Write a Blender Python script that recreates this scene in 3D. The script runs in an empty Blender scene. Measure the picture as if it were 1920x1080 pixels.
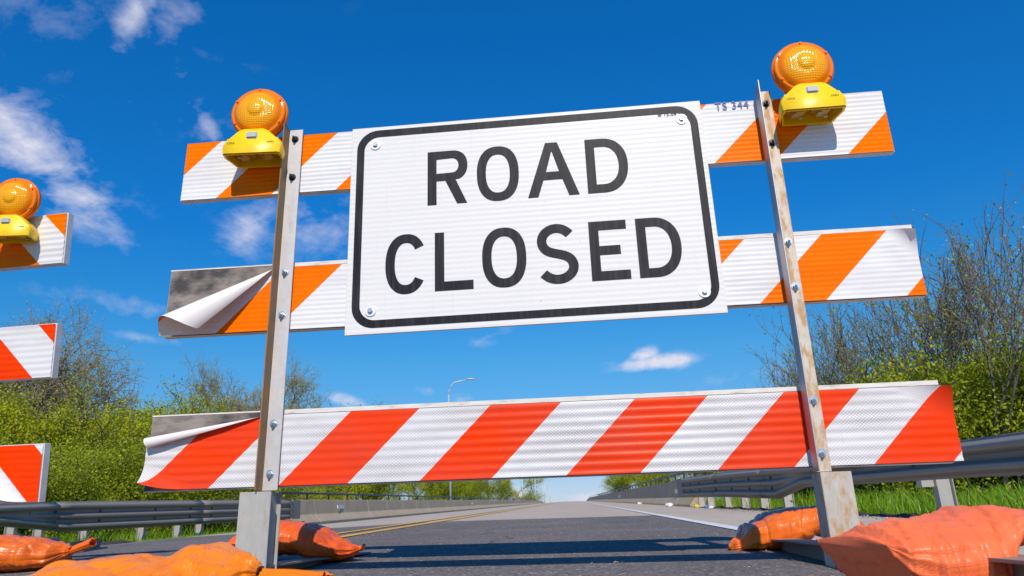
import bpy, bmesh, math, random
import numpy as np
from mathutils import Vector, Matrix, noise
R = math.radians
sc = bpy.context.scene
COL = sc.collection
CZ = 0.2                                  # lens height above the datum

# ------------------------------------------------------------------ camera
cam = bpy.data.objects.new('camera', bpy.data.cameras.new('camera')); COL.objects.link(cam)
cam.data.sensor_width = 36; cam.data.lens = 26.07
cam.data.clip_start = 0.05; cam.data.clip_end = 6000
ax_r = Vector((0.99892, 0.01374, -0.04442)); ax_u = Vector((0.04649, -0.29525, 0.95429)); ax_f = Vector((0, 0.95532, 0.29557))
cam.matrix_world = Matrix(((ax_r.x, ax_u.x, -ax_f.x, 0), (ax_r.y, ax_u.y, -ax_f.y, 0), (ax_r.z, ax_u.z, -ax_f.z, CZ), (0, 0, 0, 1)))
cam.data.dof.use_dof = True; cam.data.dof.focus_distance = 2.6; cam.data.dof.aperture_fstop = 9
sc.camera = cam
sc.render.resolution_x, sc.render.resolution_y = 1024, 576

# ------------------------------------------------------------------ light
SUN_EL, SUN_AZ = 42, 0.05                 # sun behind the camera, a little to its right
ldir = Vector((-math.sin(SUN_AZ) * math.cos(R(SUN_EL)), math.cos(SUN_AZ) * math.cos(R(SUN_EL)), -math.sin(R(SUN_EL))))
sun = bpy.data.objects.new('sun', bpy.data.lights.new('sun', 'SUN')); COL.objects.link(sun)
sun.data.energy = 4.1; sun.data.angle = R(0.5); sun.data.color = (1, 0.90, 0.76)
sun.rotation_euler = ldir.to_track_quat('-Z', 'Y').to_euler()


W = bpy.data.worlds.new('World'); sc.world = W; W.use_nodes = True
nt = W.node_tree; nt.nodes.clear()
def N(t, typ, **kw):
    n = t.nodes.new(typ)
    for k, v in kw.items(): setattr(n, k, v)
    return n
def mth(t, op, a, b=None, c=None, clamp=False):
    n = N(t, 'ShaderNodeMath', operation=op); n.use_clamp = clamp
    for i, x in enumerate((a, b, c)):
        if x is None: continue
        if isinstance(x, (int, float)): n.inputs[i].default_value = x
        else: t.links.new(x, n.inputs[i])
    return n.outputs[0]
def mixc(t, f, a, b, bt='MIX'):
    n = N(t, 'ShaderNodeMix', data_type='RGBA', blend_type=bt)
    for i, x in ((0, f), (6, a), (7, b)):
        if isinstance(x, (int, float)): n.inputs[i].default_value = x
        elif isinstance(x, tuple): n.inputs[i].default_value = (*x[:3], 1)
        else: t.links.new(x, n.inputs[i])
    return n.outputs[2]
def ramp(t, f, stops):
    n = N(t, 'ShaderNodeValToRGB'); e = n.color_ramp.elements
    while len(e) < len(stops): e.new(0.5)
    for el, (p, c) in zip(e, stops): el.position = p; el.color = (*c, 1) if isinstance(c, tuple) else (c, c, c, 1)
    t.links.new(f, n.inputs[0]); return n.outputs[0]
def vmath(t, op, a, b=None):
    n = N(t, 'ShaderNodeVectorMath', operation=op)
    for i, x in enumerate((a, b)):
        if x is None: continue
        if isinstance(x, tuple): n.inputs[i].default_value = x
        else: t.links.new(x, n.inputs[i])
    return n
def noi(t, vec, scale, detail=4, rough=0.55, dist=0.0):
    n = N(t, 'ShaderNodeTexNoise'); n.inputs['Scale'].default_value = scale; n.inputs['Detail'].default_value = detail
    n.inputs['Roughness'].default_value = rough; n.inputs['Distortion'].default_value = dist
    if vec is not None: t.links.new(vec, n.inputs['Vector'])
    return n.outputs['Fac']
sky = N(nt, 'ShaderNodeTexSky', sky_type='NISHITA'); sky.sun_disc = False
sky.sun_elevation = R(SUN_EL); sky.sun_rotation = math.pi - SUN_AZ
sky.altitude = 300; sky.air_density = 1.0; sky.dust_density = 0.1; sky.ozone_density = 1.5
hs = N(nt, 'ShaderNodeHueSaturation'); hs.inputs['Saturation'].default_value = 1.0; hs.inputs['Value'].default_value = 1.0
nt.links.new(sky.outputs[0], hs.inputs['Color'])
tc = N(nt, 'ShaderNodeTexCoord'); dirv = tc.outputs['Generated']
# deep polarised spring blue: grade the physical sky by elevation, the same all the way round
sepz = N(nt, 'ShaderNodeSeparateXYZ'); nt.links.new(dirv, sepz.inputs[0])
grade = ramp(nt, sepz.outputs[2], [(0.0, (0.54, 0.63, 1.0)), (0.04, (0.50, 0.63, 0.98)), (0.10, (0.36, 0.66, 0.96)), (0.20, (0.25, 0.80, 1.15)), (0.28, (0.13, 0.80, 1.30)), (0.37, (0.06, 0.79, 1.46)), (0.60, (0.04, 0.87, 1.66))])
graded = mixc(nt, 1.0, hs.outputs[0], grade, 'MULTIPLY')
# clouds: patches given by the direction they stand in: centre, long axis tilt, half sizes (radians), density
clouds = [((-0.41, 0.705, 0.58), 76, 0.085, 0.022, 0.62), ((-0.378, 0.725, 0.575), 60, 0.075, 0.04, 0.34),
          ((-0.372, 0.79, 0.487), -60, 0.085, 0.028, 0.36), ((-0.362, 0.803, 0.474), -52, 0.035, 0.013, 0.60),
          ((-0.528, 0.737, 0.415), -33, 0.105, 0.044, 0.90), ((-0.500, 0.780, 0.375), -36, 0.075, 0.034, 0.80), ((-0.475, 0.805, 0.35), -40, 0.05, 0.02, 0.5),
          ((-0.3307, 0.8709, 0.3635), 55, 0.055, 0.032, 0.58), ((-0.2457, 0.8936, 0.3757), 5, 0.11, 0.055, 0.40),
          ((0.1817, 0.9651, 0.1868), 2, 0.052, 0.012, 1.25), ((0.170, 0.9651, 0.196), 5, 0.022, 0.012, 1.15), ((-0.2219, 0.9628, 0.1544), -20, 0.035, 0.011, 0.8),
          ((-0.1195, 0.9792, 0.1641), 0, 0.03, 0.012, 0.45), ((-0.07, 0.985, 0.155), 0, 0.035, 0.014, 0.45),
          ((-0.004, 0.9996, 0.027), 0, 0.022, 0.010, 1.0), ((0.084, 0.9967, 0.020), 0, 0.03, 0.010, 1.0),
          ((-0.465, 0.845, 0.262), -6, 0.12, 0.018, 0.30), ((-0.455, 0.86, 0.228), -8, 0.08, 0.008, 0.40), ((-0.03, 0.9716, 0.236), 20, 0.06, 0.014, 0.36),
          ((-0.478, 0.68, 0.555), 15, 0.20, 0.11, 0.20), ((-0.43, 0.66, 0.60), 35, 0.10, 0.05, 0.16), ((-0.30, 0.83, 0.45), -40, 0.10, 0.02, 0.28), ((0.30, 0.93, 0.16), 5, 0.10, 0.012, 0.30), ((0.02, 0.99, 0.13), 4, 0.12, 0.010, 0.35),
          ((0.62, -0.55, 0.45), 10, 0.25, 0.09, 0.9), ((-0.7, -0.5, 0.4), 5, 0.3, 0.1, 0.8)]
acc = None
wob = noi(nt, dirv, 9, 4, 0.6)
for c, tilt, s1, s2, dens in clouds:
    c = Vector(c).normalized(); h = c.cross(Vector((0, 0, 1))).normalized(); u = h.cross(c)
    t1 = h * math.cos(R(tilt)) + u * math.sin(R(tilt)); t2 = -h * math.sin(R(tilt)) + u * math.cos(R(tilt))
    p = vmath(nt, 'DOT_PRODUCT', dirv, tuple(t1 / s1)).outputs['Value']; q = vmath(nt, 'DOT_PRODUCT', dirv, tuple(t2 / s2)).outputs['Value']
    cc = mth(nt, 'GREATER_THAN', vmath(nt, 'DOT_PRODUCT', dirv, tuple(c)).outputs['Value'], 0.3)
    r2 = mth(nt, 'ADD', mth(nt, 'MULTIPLY', p, p), mth(nt, 'MULTIPLY', q, q))
    w = mth(nt, 'MULTIPLY', mth(nt, 'MULTIPLY', mth(nt, 'EXPONENT', mth(nt, 'MULTIPLY', r2, -1.1)), dens), cc)
    acc = w if acc is None else mth(nt, 'MAXIMUM', acc, w)
mp = N(nt, 'ShaderNodeMapping'); mp.inputs['Scale'].default_value = (1, 1, 1.6); mp.inputs['Rotation'].default_value = (0, R(25), 0)
nt.links.new(dirv, mp.inputs[0])
n1 = noi(nt, mp.outputs[0], 7.5, 9, 0.62, 0.6)
n2 = noi(nt, mp.outputs[0], 26, 7, 0.65, 0.3)
nn = mth(nt, 'ADD', mth(nt, 'MULTIPLY', n1, 0.62), mth(nt, 'MULTIPLY', n2, 0.38))
cl = mth(nt, 'MULTIPLY', mth(nt, 'SUBTRACT', mth(nt, 'ADD', acc, mth(nt, 'MULTIPLY', mth(nt, 'SUBTRACT', nn, 0.5), 2.9)), 0.24), 1.35, clamp=True)
cl = mth(nt, 'MULTIPLY', mth(nt, 'MULTIPLY', cl, mth(nt, 'MULTIPLY', acc, 1.6, clamp=True)), 0.95, clamp=True)
ccol = mixc(nt, n2, (6.6, 6.7, 8.3), (8.8, 8.7, 9.3))
skc = mixc(nt, cl, graded, ccol)
bg = N(nt, 'ShaderNodeBackground'); bg.inputs['Strength'].default_value = 0.10
nt.links.new(skc, bg.inputs['Color'])
wo = N(nt, 'ShaderNodeOutputWorld'); nt.links.new(bg.outputs[0], wo.inputs[0])
vs = sc.view_settings; vs.view_transform = 'Standard'; vs.look = 'None'; vs.exposure = 0.0; vs.gamma = 1; vs.use_curve_mapping = False

# ------------------------------------------------------------------ helpers
rng = random.Random(7); nr = np.random.default_rng(11)
def tag(o, label=None, cat=None, group=None, kind=None):
    if label: o['label'] = label
    if cat: o['category'] = cat
    if group: o['group'] = group
    if kind: o['kind'] = kind
    return o
def empty(name, loc=(0, 0, 0), mat=None):
    o = bpy.data.objects.new(name, None); COL.objects.link(o); o.empty_display_size = 0.1
    if mat is not None: o.matrix_world = mat
    else: o.location = loc
    return o
def mesh_obj(name, verts, faces, mats, parent=None, smooth=False, mi=None, uv=None, loc=None):
    me = bpy.data.meshes.new(name); me.from_pydata([tuple(v) for v in verts], [], [tuple(f) for f in faces]); me.update()
    for m in (mats if isinstance(mats, (list, tuple)) else [mats]): me.materials.append(m)
    if smooth: me.polygons.foreach_set('use_smooth', [True] * len(me.polygons))
    if mi is not None: me.polygons.foreach_set('material_index', mi)
    if uv is not None:
        l = me.uv_layers.new(name='UVMap'); vi = np.empty(len(me.loops), int); me.loops.foreach_get('vertex_index', vi)
        l.data.foreach_set('uv', np.asarray(uv, float)[vi].ravel())
    o = bpy.data.objects.new(name, me); COL.objects.link(o)
    if parent is not None: o.parent = parent
    if loc is not None: o.location = loc
    return o
class MB:
    def __init__(s): s.v = []; s.f = []
    def add(s, vs, fs):
        b = len(s.v); s.v += [tuple(v) for v in vs]; s.f += [tuple(i + b for i in f) for f in fs]; return s
    def box(s, x0, x1, y0, y1, z0, z1):
        return s.add([(x0, y0, z0), (x1, y0, z0), (x1, y1, z0), (x0, y1, z0), (x0, y0, z1), (x1, y0, z1), (x1, y1, z1), (x0, y1, z1)],
                     [(0, 3, 2, 1), (4, 5, 6, 7), (0, 1, 5, 4), (1, 2, 6, 5), (2, 3, 7, 6), (3, 0, 4, 7)])
    def rings(s, rings, cap=True, closed=True):
        n = len(rings[0]); b = len(s.v)
        for r in rings: s.v += [tuple(p) for p in r]
        for i in range(len(rings) - 1):
            for j in range(n if closed else n - 1):
                k = (j + 1) % n; s.f.append((b + i * n + j, b + i * n + k, b + (i + 1) * n + k, b + (i + 1) * n + j))
        if cap: s.f.append(tuple(b + j for j in range(n))[::-1]); s.f.append(tuple(b + (len(rings) - 1) * n + j for j in range(n)))
        return s
    def tube(s, pts, rad, n=8, cap=True):
        rs = []; pts = [Vector(p) for p in pts]
        for i, p in enumerate(pts):
            d = (pts[min(i + 1, len(pts) - 1)] - pts[max(i - 1, 0)]).normalized()
            a = d.cross(Vector((0, 0, 1))) if abs(d.z) < 0.9 else d.cross(Vector((1, 0, 0))); a.normalize(); b = d.cross(a)
            r = rad[i] if isinstance(rad, (list, tuple)) else rad
            rs.append([p + a * r * math.cos(2 * math.pi * j / n) + b * r * math.sin(2 * math.pi * j / n) for j in range(n)])
        return s.rings(rs, cap)
    def obj(s, name, mat, parent=None, bevel=0, smooth=False, loc=None, segs=2):
        o = mesh_obj(name, s.v, s.f, mat, parent, smooth, loc=loc)
        bm = bmesh.new(); bm.from_mesh(o.data); bmesh.ops.recalc_face_normals(bm, faces=bm.faces)
        if bevel: bmesh.ops.bevel(bm, geom=[e for e in bm.edges if len(e.link_faces) == 2 and e.calc_face_angle() > 0.5], offset=bevel, segments=segs, affect='EDGES', clamp_overlap=True)
        bm.to_mesh(o.data); bm.free()
        return o
def copy_tree(o, parent=None):
    c = o.copy(); COL.objects.link(c); c.parent = parent
    for ch in [x for x in bpy.data.objects if x.parent == o]: copy_tree(ch, c)
    return c

# ------------------------------------------------------------------ materials
def mat(name, build):
    m = bpy.data.materials.new(name); m.use_nodes = True; t = m.node_tree
    b = t.nodes['Principled BSDF']; build(t, b); return m
def setc(t, b, col, rough=0.6, metal=0.0, spec=0.5):
    if isinstance(col, tuple): b.inputs['Base Color'].default_value = (*col, 1)
    else: t.links.new(col, b.inputs['Base Color'])
    if isinstance(rough, (int, float)): b.inputs['Roughness'].default_value = rough
    else: t.links.new(rough, b.inputs['Roughness'])
    b.inputs['Metallic'].default_value = metal; b.inputs['Specular IOR Level'].default_value = spec
def bump(t, b, h, strength=0.3, dist=0.002):
    n = N(t, 'ShaderNodeBump'); n.inputs['Strength'].default_value = strength; n.inputs['Distance'].default_value = dist
    t.links.new(h, n.inputs['Height']); t.links.new(n.outputs[0], b.inputs['Normal'])
def objc(t): return N(t, 'ShaderNodeTexCoord').outputs['Object']
def uvc(t): return N(t, 'ShaderNodeTexCoord').outputs['UV']
def scaled(t, v, s):
    n = N(t, 'ShaderNodeMapping'); n.inputs['Scale'].default_value = s; t.links.new(v, n.inputs[0]); return n.outputs[0]

def sheeting(name, stripe_col, w0, period, duty, slant, base_v, hexamt, dirt_amt=0.25, white=(0.80, 0.80, 0.82)):
    def f(t, b):
        uv = uvc(t); sp = N(t, 'ShaderNodeSeparateXYZ'); t.links.new(uv, sp.inputs[0]); u, v = sp.outputs[0], sp.outputs[1]
        w = mth(t, 'SUBTRACT', u, mth(t, 'MULTIPLY', mth(t, 'SUBTRACT', v, base_v), slant))
        k = mth(t, 'FRACT', mth(t, 'DIVIDE', mth(t, 'SUBTRACT', w, w0 - 20 * period), period))
        m = mth(t, 'LESS_THAN', k, duty)
        fade = noi(t, uv, 5, 4); wht = mixc(t, mth(t, 'MULTIPLY', fade, 0.5), white, (0.74, 0.73, 0.73))
        col = mixc(t, m, wht, stripe_col)
        vo = N(t, 'ShaderNodeTexVoronoi', feature='DISTANCE_TO_EDGE'); vo.inputs['Scale'].default_value = 135; vo.inputs['Randomness'].default_value = 0.0
        hexv = N(t, 'ShaderNodeMapping'); hexv.inputs['Scale'].default_value = (1, 1.15, 1); hexv.inputs['Rotation'].default_value = (0, 0, R(45)); t.links.new(uv, hexv.inputs[0]); t.links.new(hexv.outputs[0], vo.inputs['Vector'])
        line = mth(t, 'LESS_THAN', vo.outputs[0], 0.14)
        patch = mth(t, 'MULTIPLY', mth(t, 'SUBTRACT', noi(t, scaled(t, uv, (1.2, 3, 1)), 2.2, 3), 0.25), 2.0, clamp=True)
        col = mixc(t, mth(t, 'MULTIPLY', mth(t, 'MULTIPLY', line, patch), hexamt), col, (0.16, 0.12, 0.12))
        # scuffs, streaks, soiled edges
        st = noi(t, scaled(t, uv, (3, 60, 1)), 1.6, 6, 0.7)
        col = mixc(t, mth(t, 'MULTIPLY', mth(t, 'SUBTRACT', st, 0.60, clamp=True), dirt_amt * 4.5), col, (0.35, 0.30, 0.26), 'MULTIPLY')
        sp2 = noi(t, uv, 70, 3, 0.6); col = mixc(t, mth(t, 'MULTIPLY', mth(t, 'GREATER_THAN', sp2, 0.735), 0.5), col, (0.12, 0.10, 0.09))
        scr = noi(t, scaled(t, uv, (14, 2.5, 1)), 3.0, 8, 0.8, 0.5); col = mixc(t, mth(t, 'MULTIPLY', ramp(t, scr, [(0.655, 0.0), (0.70, 1.0)]), 0.45), col, (0.50, 0.44, 0.38), 'MULTIPLY')
        grm = noi(t, scaled(t, uv, (1.5, 4, 1)), 2.0, 5, 0.6); col = mixc(t, mth(t, 'MULTIPLY', mth(t, 'SUBTRACT', grm, 0.46, clamp=True), 1.6, clamp=True), col, (0.72, 0.66, 0.58), 'MULTIPLY')
        gm = N(t, 'ShaderNodeNewGeometry'); col = mixc(t, gm.outputs['Backfacing'], col, (0.78, 0.74, 0.72))
        setc(t, b, col, 0.30); b.inputs['Specular IOR Level'].default_value = 0.05
        bump(t, b, vo.outputs[0], 0.12, 0.0006)
    return mat(name, f)
ORANGE = (1.0, 0.185, 0.0); RED_OR = (1.0, 0.050, 0.0)
m_sh_top = sheeting('sheeting_top', ORANGE, -0.496, 0.4336, 0.47, 1.0, 1.115, 0.0)
m_sh_mid = sheeting('sheeting_mid', (1.0, 0.175, 0.0), -0.445, 0.4415, 0.455, 1.0, 0.617, 0.05)
m_sh_bot = sheeting('sheeting_bottom', RED_OR, -0.197, 0.4425, 0.495, 1.0, 0.115, 0.62, white=(0.74, 0.74, 0.76))
m_b2_top = sheeting('sheeting_far_top', ORANGE, 1.236, 0.456, 0.5, -1.0, 0.0, 0.0)
m_b2_mid = sheeting('sheeting_far_mid', RED_OR, 0.765, 0.456, 0.5, -1.0, 0.0, 0.1)
m_b2_bot = sheeting('sheeting_far_bottom', RED_OR, 0.07, 0.456, 0.51, -1.0, 0.0, 0.1)

def f_board(dark):
    def f(t, b):
        o = objc(t); g = noi(t, scaled(t, o, (2.2, 20, 14)), 5, 6, 0.65); d = noi(t, scaled(t, o, (2.6, 1, 4.5)), 1.9, 4, 0.6)
        col = ramp(t, g, [(0.25, (0.19, 0.155, 0.13)), (0.7, (0.33, 0.285, 0.25))])
        col = mixc(t, ramp(t, d, [(0.45, 0.0), (0.60, dark)]), col, (0.035, 0.033, 0.033))
        setc(t, b, col, 0.75); bump(t, b, g, 0.3, 0.001)
    return f
m_board = mat('weathered_board', f_board(0.92))
def f_edge(t, b):
    o = objc(t); g = noi(t, scaled(t, o, (5, 30, 30)), 3, 5, 0.7)
    setc(t, b, ramp(t, g, [(0.28, (0.32, 0.28, 0.22)), (0.42, (0.68, 0.64, 0.57)), (0.7, (0.80, 0.78, 0.73))]), 0.7); bump(t, b, g, 0.4, 0.001)
m_edge = mat('painted_board_edge', f_edge)
def f_plastic_rail(t, b):
    o = objc(t); g = noi(t, scaled(t, o, (6, 6, 6)), 3, 5)
    setc(t, b, ramp(t, g, [(0.3, (0.60, 0.59, 0.60)), (0.7, (0.76, 0.76, 0.78))]), 0.45)
m_plastic_rail = mat('plastic_rail', f_plastic_rail)
def f_white_sign(t, b):
    uv = objc(t); st = noi(t, scaled(t, uv, (40, 1, 2.2)), 1.6, 6, 0.6); g = noi(t, uv, 3, 4)
    col = mixc(t, mth(t, 'MULTIPLY', g, 0.5), (0.79, 0.78, 0.76), (0.70, 0.69, 0.67))
    col = mixc(t, mth(t, 'MULTIPLY', mth(t, 'SUBTRACT', st, 0.58, clamp=True), 0.8), col, (0.45, 0.43, 0.42))
    sp = noi(t, uv, 60, 2, 0.5); col = mixc(t, mth(t, 'MULTIPLY', mth(t, 'GREATER_THAN', sp, 0.775), 0.6), col, (0.10, 0.08, 0.07))
    wv = N(t, 'ShaderNodeTexWave', bands_direction='Z'); wv.inputs['Scale'].default_value = 17; wv.inputs['Distortion'].default_value = 0.4; t.links.new(uv, wv.inputs[0])
    setc(t, b, col, 0.38, 0, 0.15); bump(t, b, wv.outputs['Fac'], 0.22, 0.0016)
m_sign = mat('sign_sheeting', f_white_sign)
def f_black(t, b):
    o = objc(t); s = noi(t, scaled(t, o, (55, 1, 3)), 1.5, 6, 0.65); g = noi(t, o, 8, 4)
    col = mixc(t, mth(t, 'MULTIPLY', mth(t, 'SUBTRACT', s, 0.45, clamp=True), 2.6, clamp=True), (0.012, 0.012, 0.017), (0.05, 0.05, 0.06))
    col = mixc(t, mth(t, 'MULTIPLY', mth(t, 'SUBTRACT', g, 0.55, clamp=True), 1.2), col, (0.05, 0.045, 0.045))
    setc(t, b, col, 0.45, 0, 0.15)
m_black = mat('black_vinyl', f_black)
m_blue = mat('blue_ink', lambda t, b: setc(t, b, (0.035, 0.085, 0.30), 0.5))
def f_galv(base, rust, rust_lo, metal=0.55, seed=0.0, edge=(0.30, 0.13, 0.035)):
    def f(t, b):
        o = objc(t); mpn = N(t, 'ShaderNodeMapping'); mpn.inputs['Location'].default_value = (seed, seed, 0); t.links.new(o, mpn.inputs[0]); o = mpn.outputs[0]
        sp = N(t, 'ShaderNodeTexVoronoi'); sp.inputs['Scale'].default_value = 60; t.links.new(o, sp.inputs[0])
        g = noi(t, scaled(t, o, (12, 12, 2.2)), 3, 6, 0.65); r = noi(t, scaled(t, o, (22, 22, 7)), 1.9, 8, 0.72)
        sps = N(t, 'ShaderNodeSeparateColor'); t.links.new(sp.outputs['Color'], sps.inputs[0])
        c0 = tuple(x * 0.80 for x in base); col = mixc(t, g, c0, tuple(min(1, x * 1.15) for x in base))
        col = mixc(t, mth(t, 'MULTIPLY', sps.outputs[0], 0.16), col, tuple(x * 0.6 for x in base))
        rm = ramp(t, r, [(rust_lo, 0.0), (rust_lo + 0.14, 1.0)])
        rc = mixc(t, g, edge, (0.50, 0.30, 0.10))
        col = mixc(t, mth(t, 'MULTIPLY', rm, rust), col, rc)
        setc(t, b, col, ramp(t, g, [(0.2, 0.48), (0.8, 0.68)]), 0.0, 0.25)
        t.links.new(mth(t, 'MULTIPLY', mth(t, 'SUBTRACT', 1.0, mth(t, 'MULTIPLY', rm, rust)), metal), b.inputs['Metallic'])
        bump(t, b, r, 0.25, 0.0012)
    return f
m_flange = mat('post_flange_steel', f_galv((0.60, 0.59, 0.58), 0.30, 0.56, 0.25))
m_flange_r = mat('post_flange_rusty', f_galv((0.62, 0.56, 0.48), 0.8, 0.45, 0.15, 3.0, (0.42, 0.21, 0.06)))
m_leg = mat('post_leg_steel', f_galv((0.26, 0.19, 0.13), 0.92, 0.42, 0.0, 7.0, (0.21, 0.085, 0.022)))
m_leg_r = mat('post_leg_clean', f_galv((0.52, 0.51, 0.51), 0.15, 0.60, 0.85, 2.0))
m_sleeve = mat('sleeve_steel', f_galv((0.47, 0.455, 0.42), 0.75, 0.56, 0.15, 5.0))
m_sleeve_r = mat('sleeve_steel_rusty', f_galv((0.54, 0.50, 0.44), 0.9, 0.49, 0.25, 9.0, (0.40, 0.20, 0.06)))
m_foot = mat('foot_steel', f_galv((0.33, 0.27, 0.23), 0.7, 0.52, 0.15, 1.0))
m_rail = mat('guardrail_steel', f_galv((0.27, 0.25, 0.23), 0.12, 0.66, 0.25, 4.0))
m_post = mat('guardrail_post_steel', f_galv((0.50, 0.49, 0.47), 0.15, 0.62, 0.35, 6.0))
m_zinc = mat('zinc_bolt', lambda t, b: setc(t, b, (0.62, 0.64, 0.66), 0.32, 0.85))
m_washer = mat('washer', lambda t, b: setc(t, b, (0.78, 0.79, 0.80), 0.42, 0.35))
m_dark = mat('dark_plastic', lambda t, b: setc(t, b, (0.02, 0.02, 0.022), 0.4))
m_pipe = mat('dark_rail_paint', lambda t, b: setc(t, b, (0.030, 0.034, 0.050), 0.45))
def f_yellow(t, b):
    o = objc(t); g = noi(t, o, 30, 4); setc(t, b, mixc(t, mth(t, 'MULTIPLY', mth(t, 'SUBTRACT', g, 0.5, clamp=True), 1.5), (0.98, 0.66, 0.0), (0.70, 0.42, 0.01)), 0.38)
    b.inputs['Subsurface Weight'].default_value = 0.12; b.inputs['Subsurface Radius'].default_value = (0.02, 0.012, 0.004)
m_yellow = mat('yellow_case', f_yellow)
m_batt = mat('battery', lambda t, b: setc(t, b, (0.66, 0.40, 0.05), 0.5))
m_label = mat('grey_button', lambda t, b: setc(t, b, (0.46, 0.48, 0.50), 0.5))
def f_lens(t, b):
    o = objc(t); sp = N(t, 'ShaderNodeSeparateXYZ'); t.links.new(o, sp.inputs[0]); x, z = sp.outputs[0], sp.outputs[2]
    r = mth(t, 'SQRT', mth(t, 'ADD', mth(t, 'MULTIPLY', x, x), mth(t, 'MULTIPLY', z, z)))
    rib = mth(t, 'SINE', mth(t, 'MULTIPLY', x, 2 * math.pi / 0.0085)); rib2 = mth(t, 'SINE', mth(t, 'MULTIPLY', z, 2 * math.pi / 0.0075))
    low = mth(t, 'LESS_THAN', z, 0.006); inner = mth(t, 'LESS_THAN', r, 0.068)
    h = mth(t, 'MULTIPLY', mth(t, 'ADD', rib, mth(t, 'MULTIPLY', mth(t, 'MULTIPLY', rib2, low), 1.1)), inner)
    ringp = mth(t, 'MULTIPLY', mth(t, 'SINE', mth(t, 'MULTIPLY', r, 2 * math.pi / 0.010)), mth(t, 'SUBTRACT', 1.0, inner))
    h = mth(t, 'ADD', h, mth(t, 'MULTIPLY', ringp, 0.5))
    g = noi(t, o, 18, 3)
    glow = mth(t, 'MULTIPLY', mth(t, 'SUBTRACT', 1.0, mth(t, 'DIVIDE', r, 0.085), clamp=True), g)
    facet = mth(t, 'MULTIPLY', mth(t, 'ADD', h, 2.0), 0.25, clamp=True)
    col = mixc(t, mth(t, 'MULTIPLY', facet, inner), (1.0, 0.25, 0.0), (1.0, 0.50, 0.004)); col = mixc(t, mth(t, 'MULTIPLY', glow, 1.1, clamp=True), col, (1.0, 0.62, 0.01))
    setc(t, b, col, 0.12); b.inputs['Coat Weight'].default_value = 0.15; b.inputs['Coat Roughness'].default_value = 0.05; b.inputs['Specular IOR Level'].default_value = 0.3
    b.inputs['Transmission Weight'].default_value = 0.0
    bump(t, b, h, 0.30, 0.0010)
    tr = N(t, 'ShaderNodeBsdfTranslucent'); tr.inputs[0].default_value = (1.0, 0.30, 0.0, 1); mx = N(t, 'ShaderNodeMixShader'); mx.inputs[0].default_value = 0.12
    out = t.nodes['Material Output']; t.links.new(b.outputs[0], mx.inputs[1]); t.links.new(tr.outputs[0], mx.inputs[2]); t.links.new(mx.outputs[0], out.inputs[0])
m_lens = mat('amber_lens', f_lens)
def f_rim(t, b):
    setc(t, b, (1.0, 0.20, 0.0), 0.25, 0, 0.2)
    tr = N(t, 'ShaderNodeBsdfTranslucent'); tr.inputs[0].default_value = (1.0, 0.25, 0.0, 1); mx = N(t, 'ShaderNodeMixShader'); mx.inputs[0].default_value = 0.12
    out = t.nodes['Material Output']; t.links.new(b.outputs[0], mx.inputs[1]); t.links.new(tr.outputs[0], mx.inputs[2]); t.links.new(mx.outputs[0], out.inputs[0])
m_rim = mat('amber_rim', f_rim)
def f_bag(c1, c2, rough=0.42, gloss=0.35):
    def f(t, b):
        uv = uvc(t); o = objc(t); g = noi(t, o, 6, 5, 0.6)
        w1 = N(t, 'ShaderNodeTexWave', bands_direction='X'); w1.inputs['Scale'].default_value = 46; t.links.new(uv, w1.inputs[0])
        w2 = N(t, 'ShaderNodeTexWave', bands_direction='Y'); w2.inputs['Scale'].default_value = 46; t.links.new(uv, w2.inputs[0])
        wv = mth(t, 'MULTIPLY', w1.outputs['Fac'], w2.outputs['Fac'])
        col = mixc(t, g, c1, c2); col = mixc(t, mth(t, 'MULTIPLY', wv, 0.22), col, tuple(min(1, x * 1.25 + 0.05) for x in c1))
        dirt = noi(t, o, 3.2, 5, 0.7); col = mixc(t, mth(t, 'MULTIPLY', mth(t, 'SUBTRACT', dirt, 0.52, clamp=True), 2.2, clamp=True), col, tuple(x * 0.42 for x in c2))
        setc(t, b, col, rough, 0, 0.25); b.inputs['Coat Weight'].default_value = gloss; b.inputs['Coat Roughness'].default_value = 0.28
        fold = noi(t, scaled(t, uv, (7, 2.0, 1)), 3, 4, 0.6, 1.2)
        bump(t, b, mth(t, 'ADD', mth(t, 'MULTIPLY', wv, 0.10), mth(t, 'MULTIPLY', fold, 1.5)), 0.55, 0.009)
    return mat('sandbag_cloth', f)
m_tie = mat('bag_tie', lambda t, b: setc(t, b, (0.05, 0.02, 0.015), 0.6))

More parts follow.
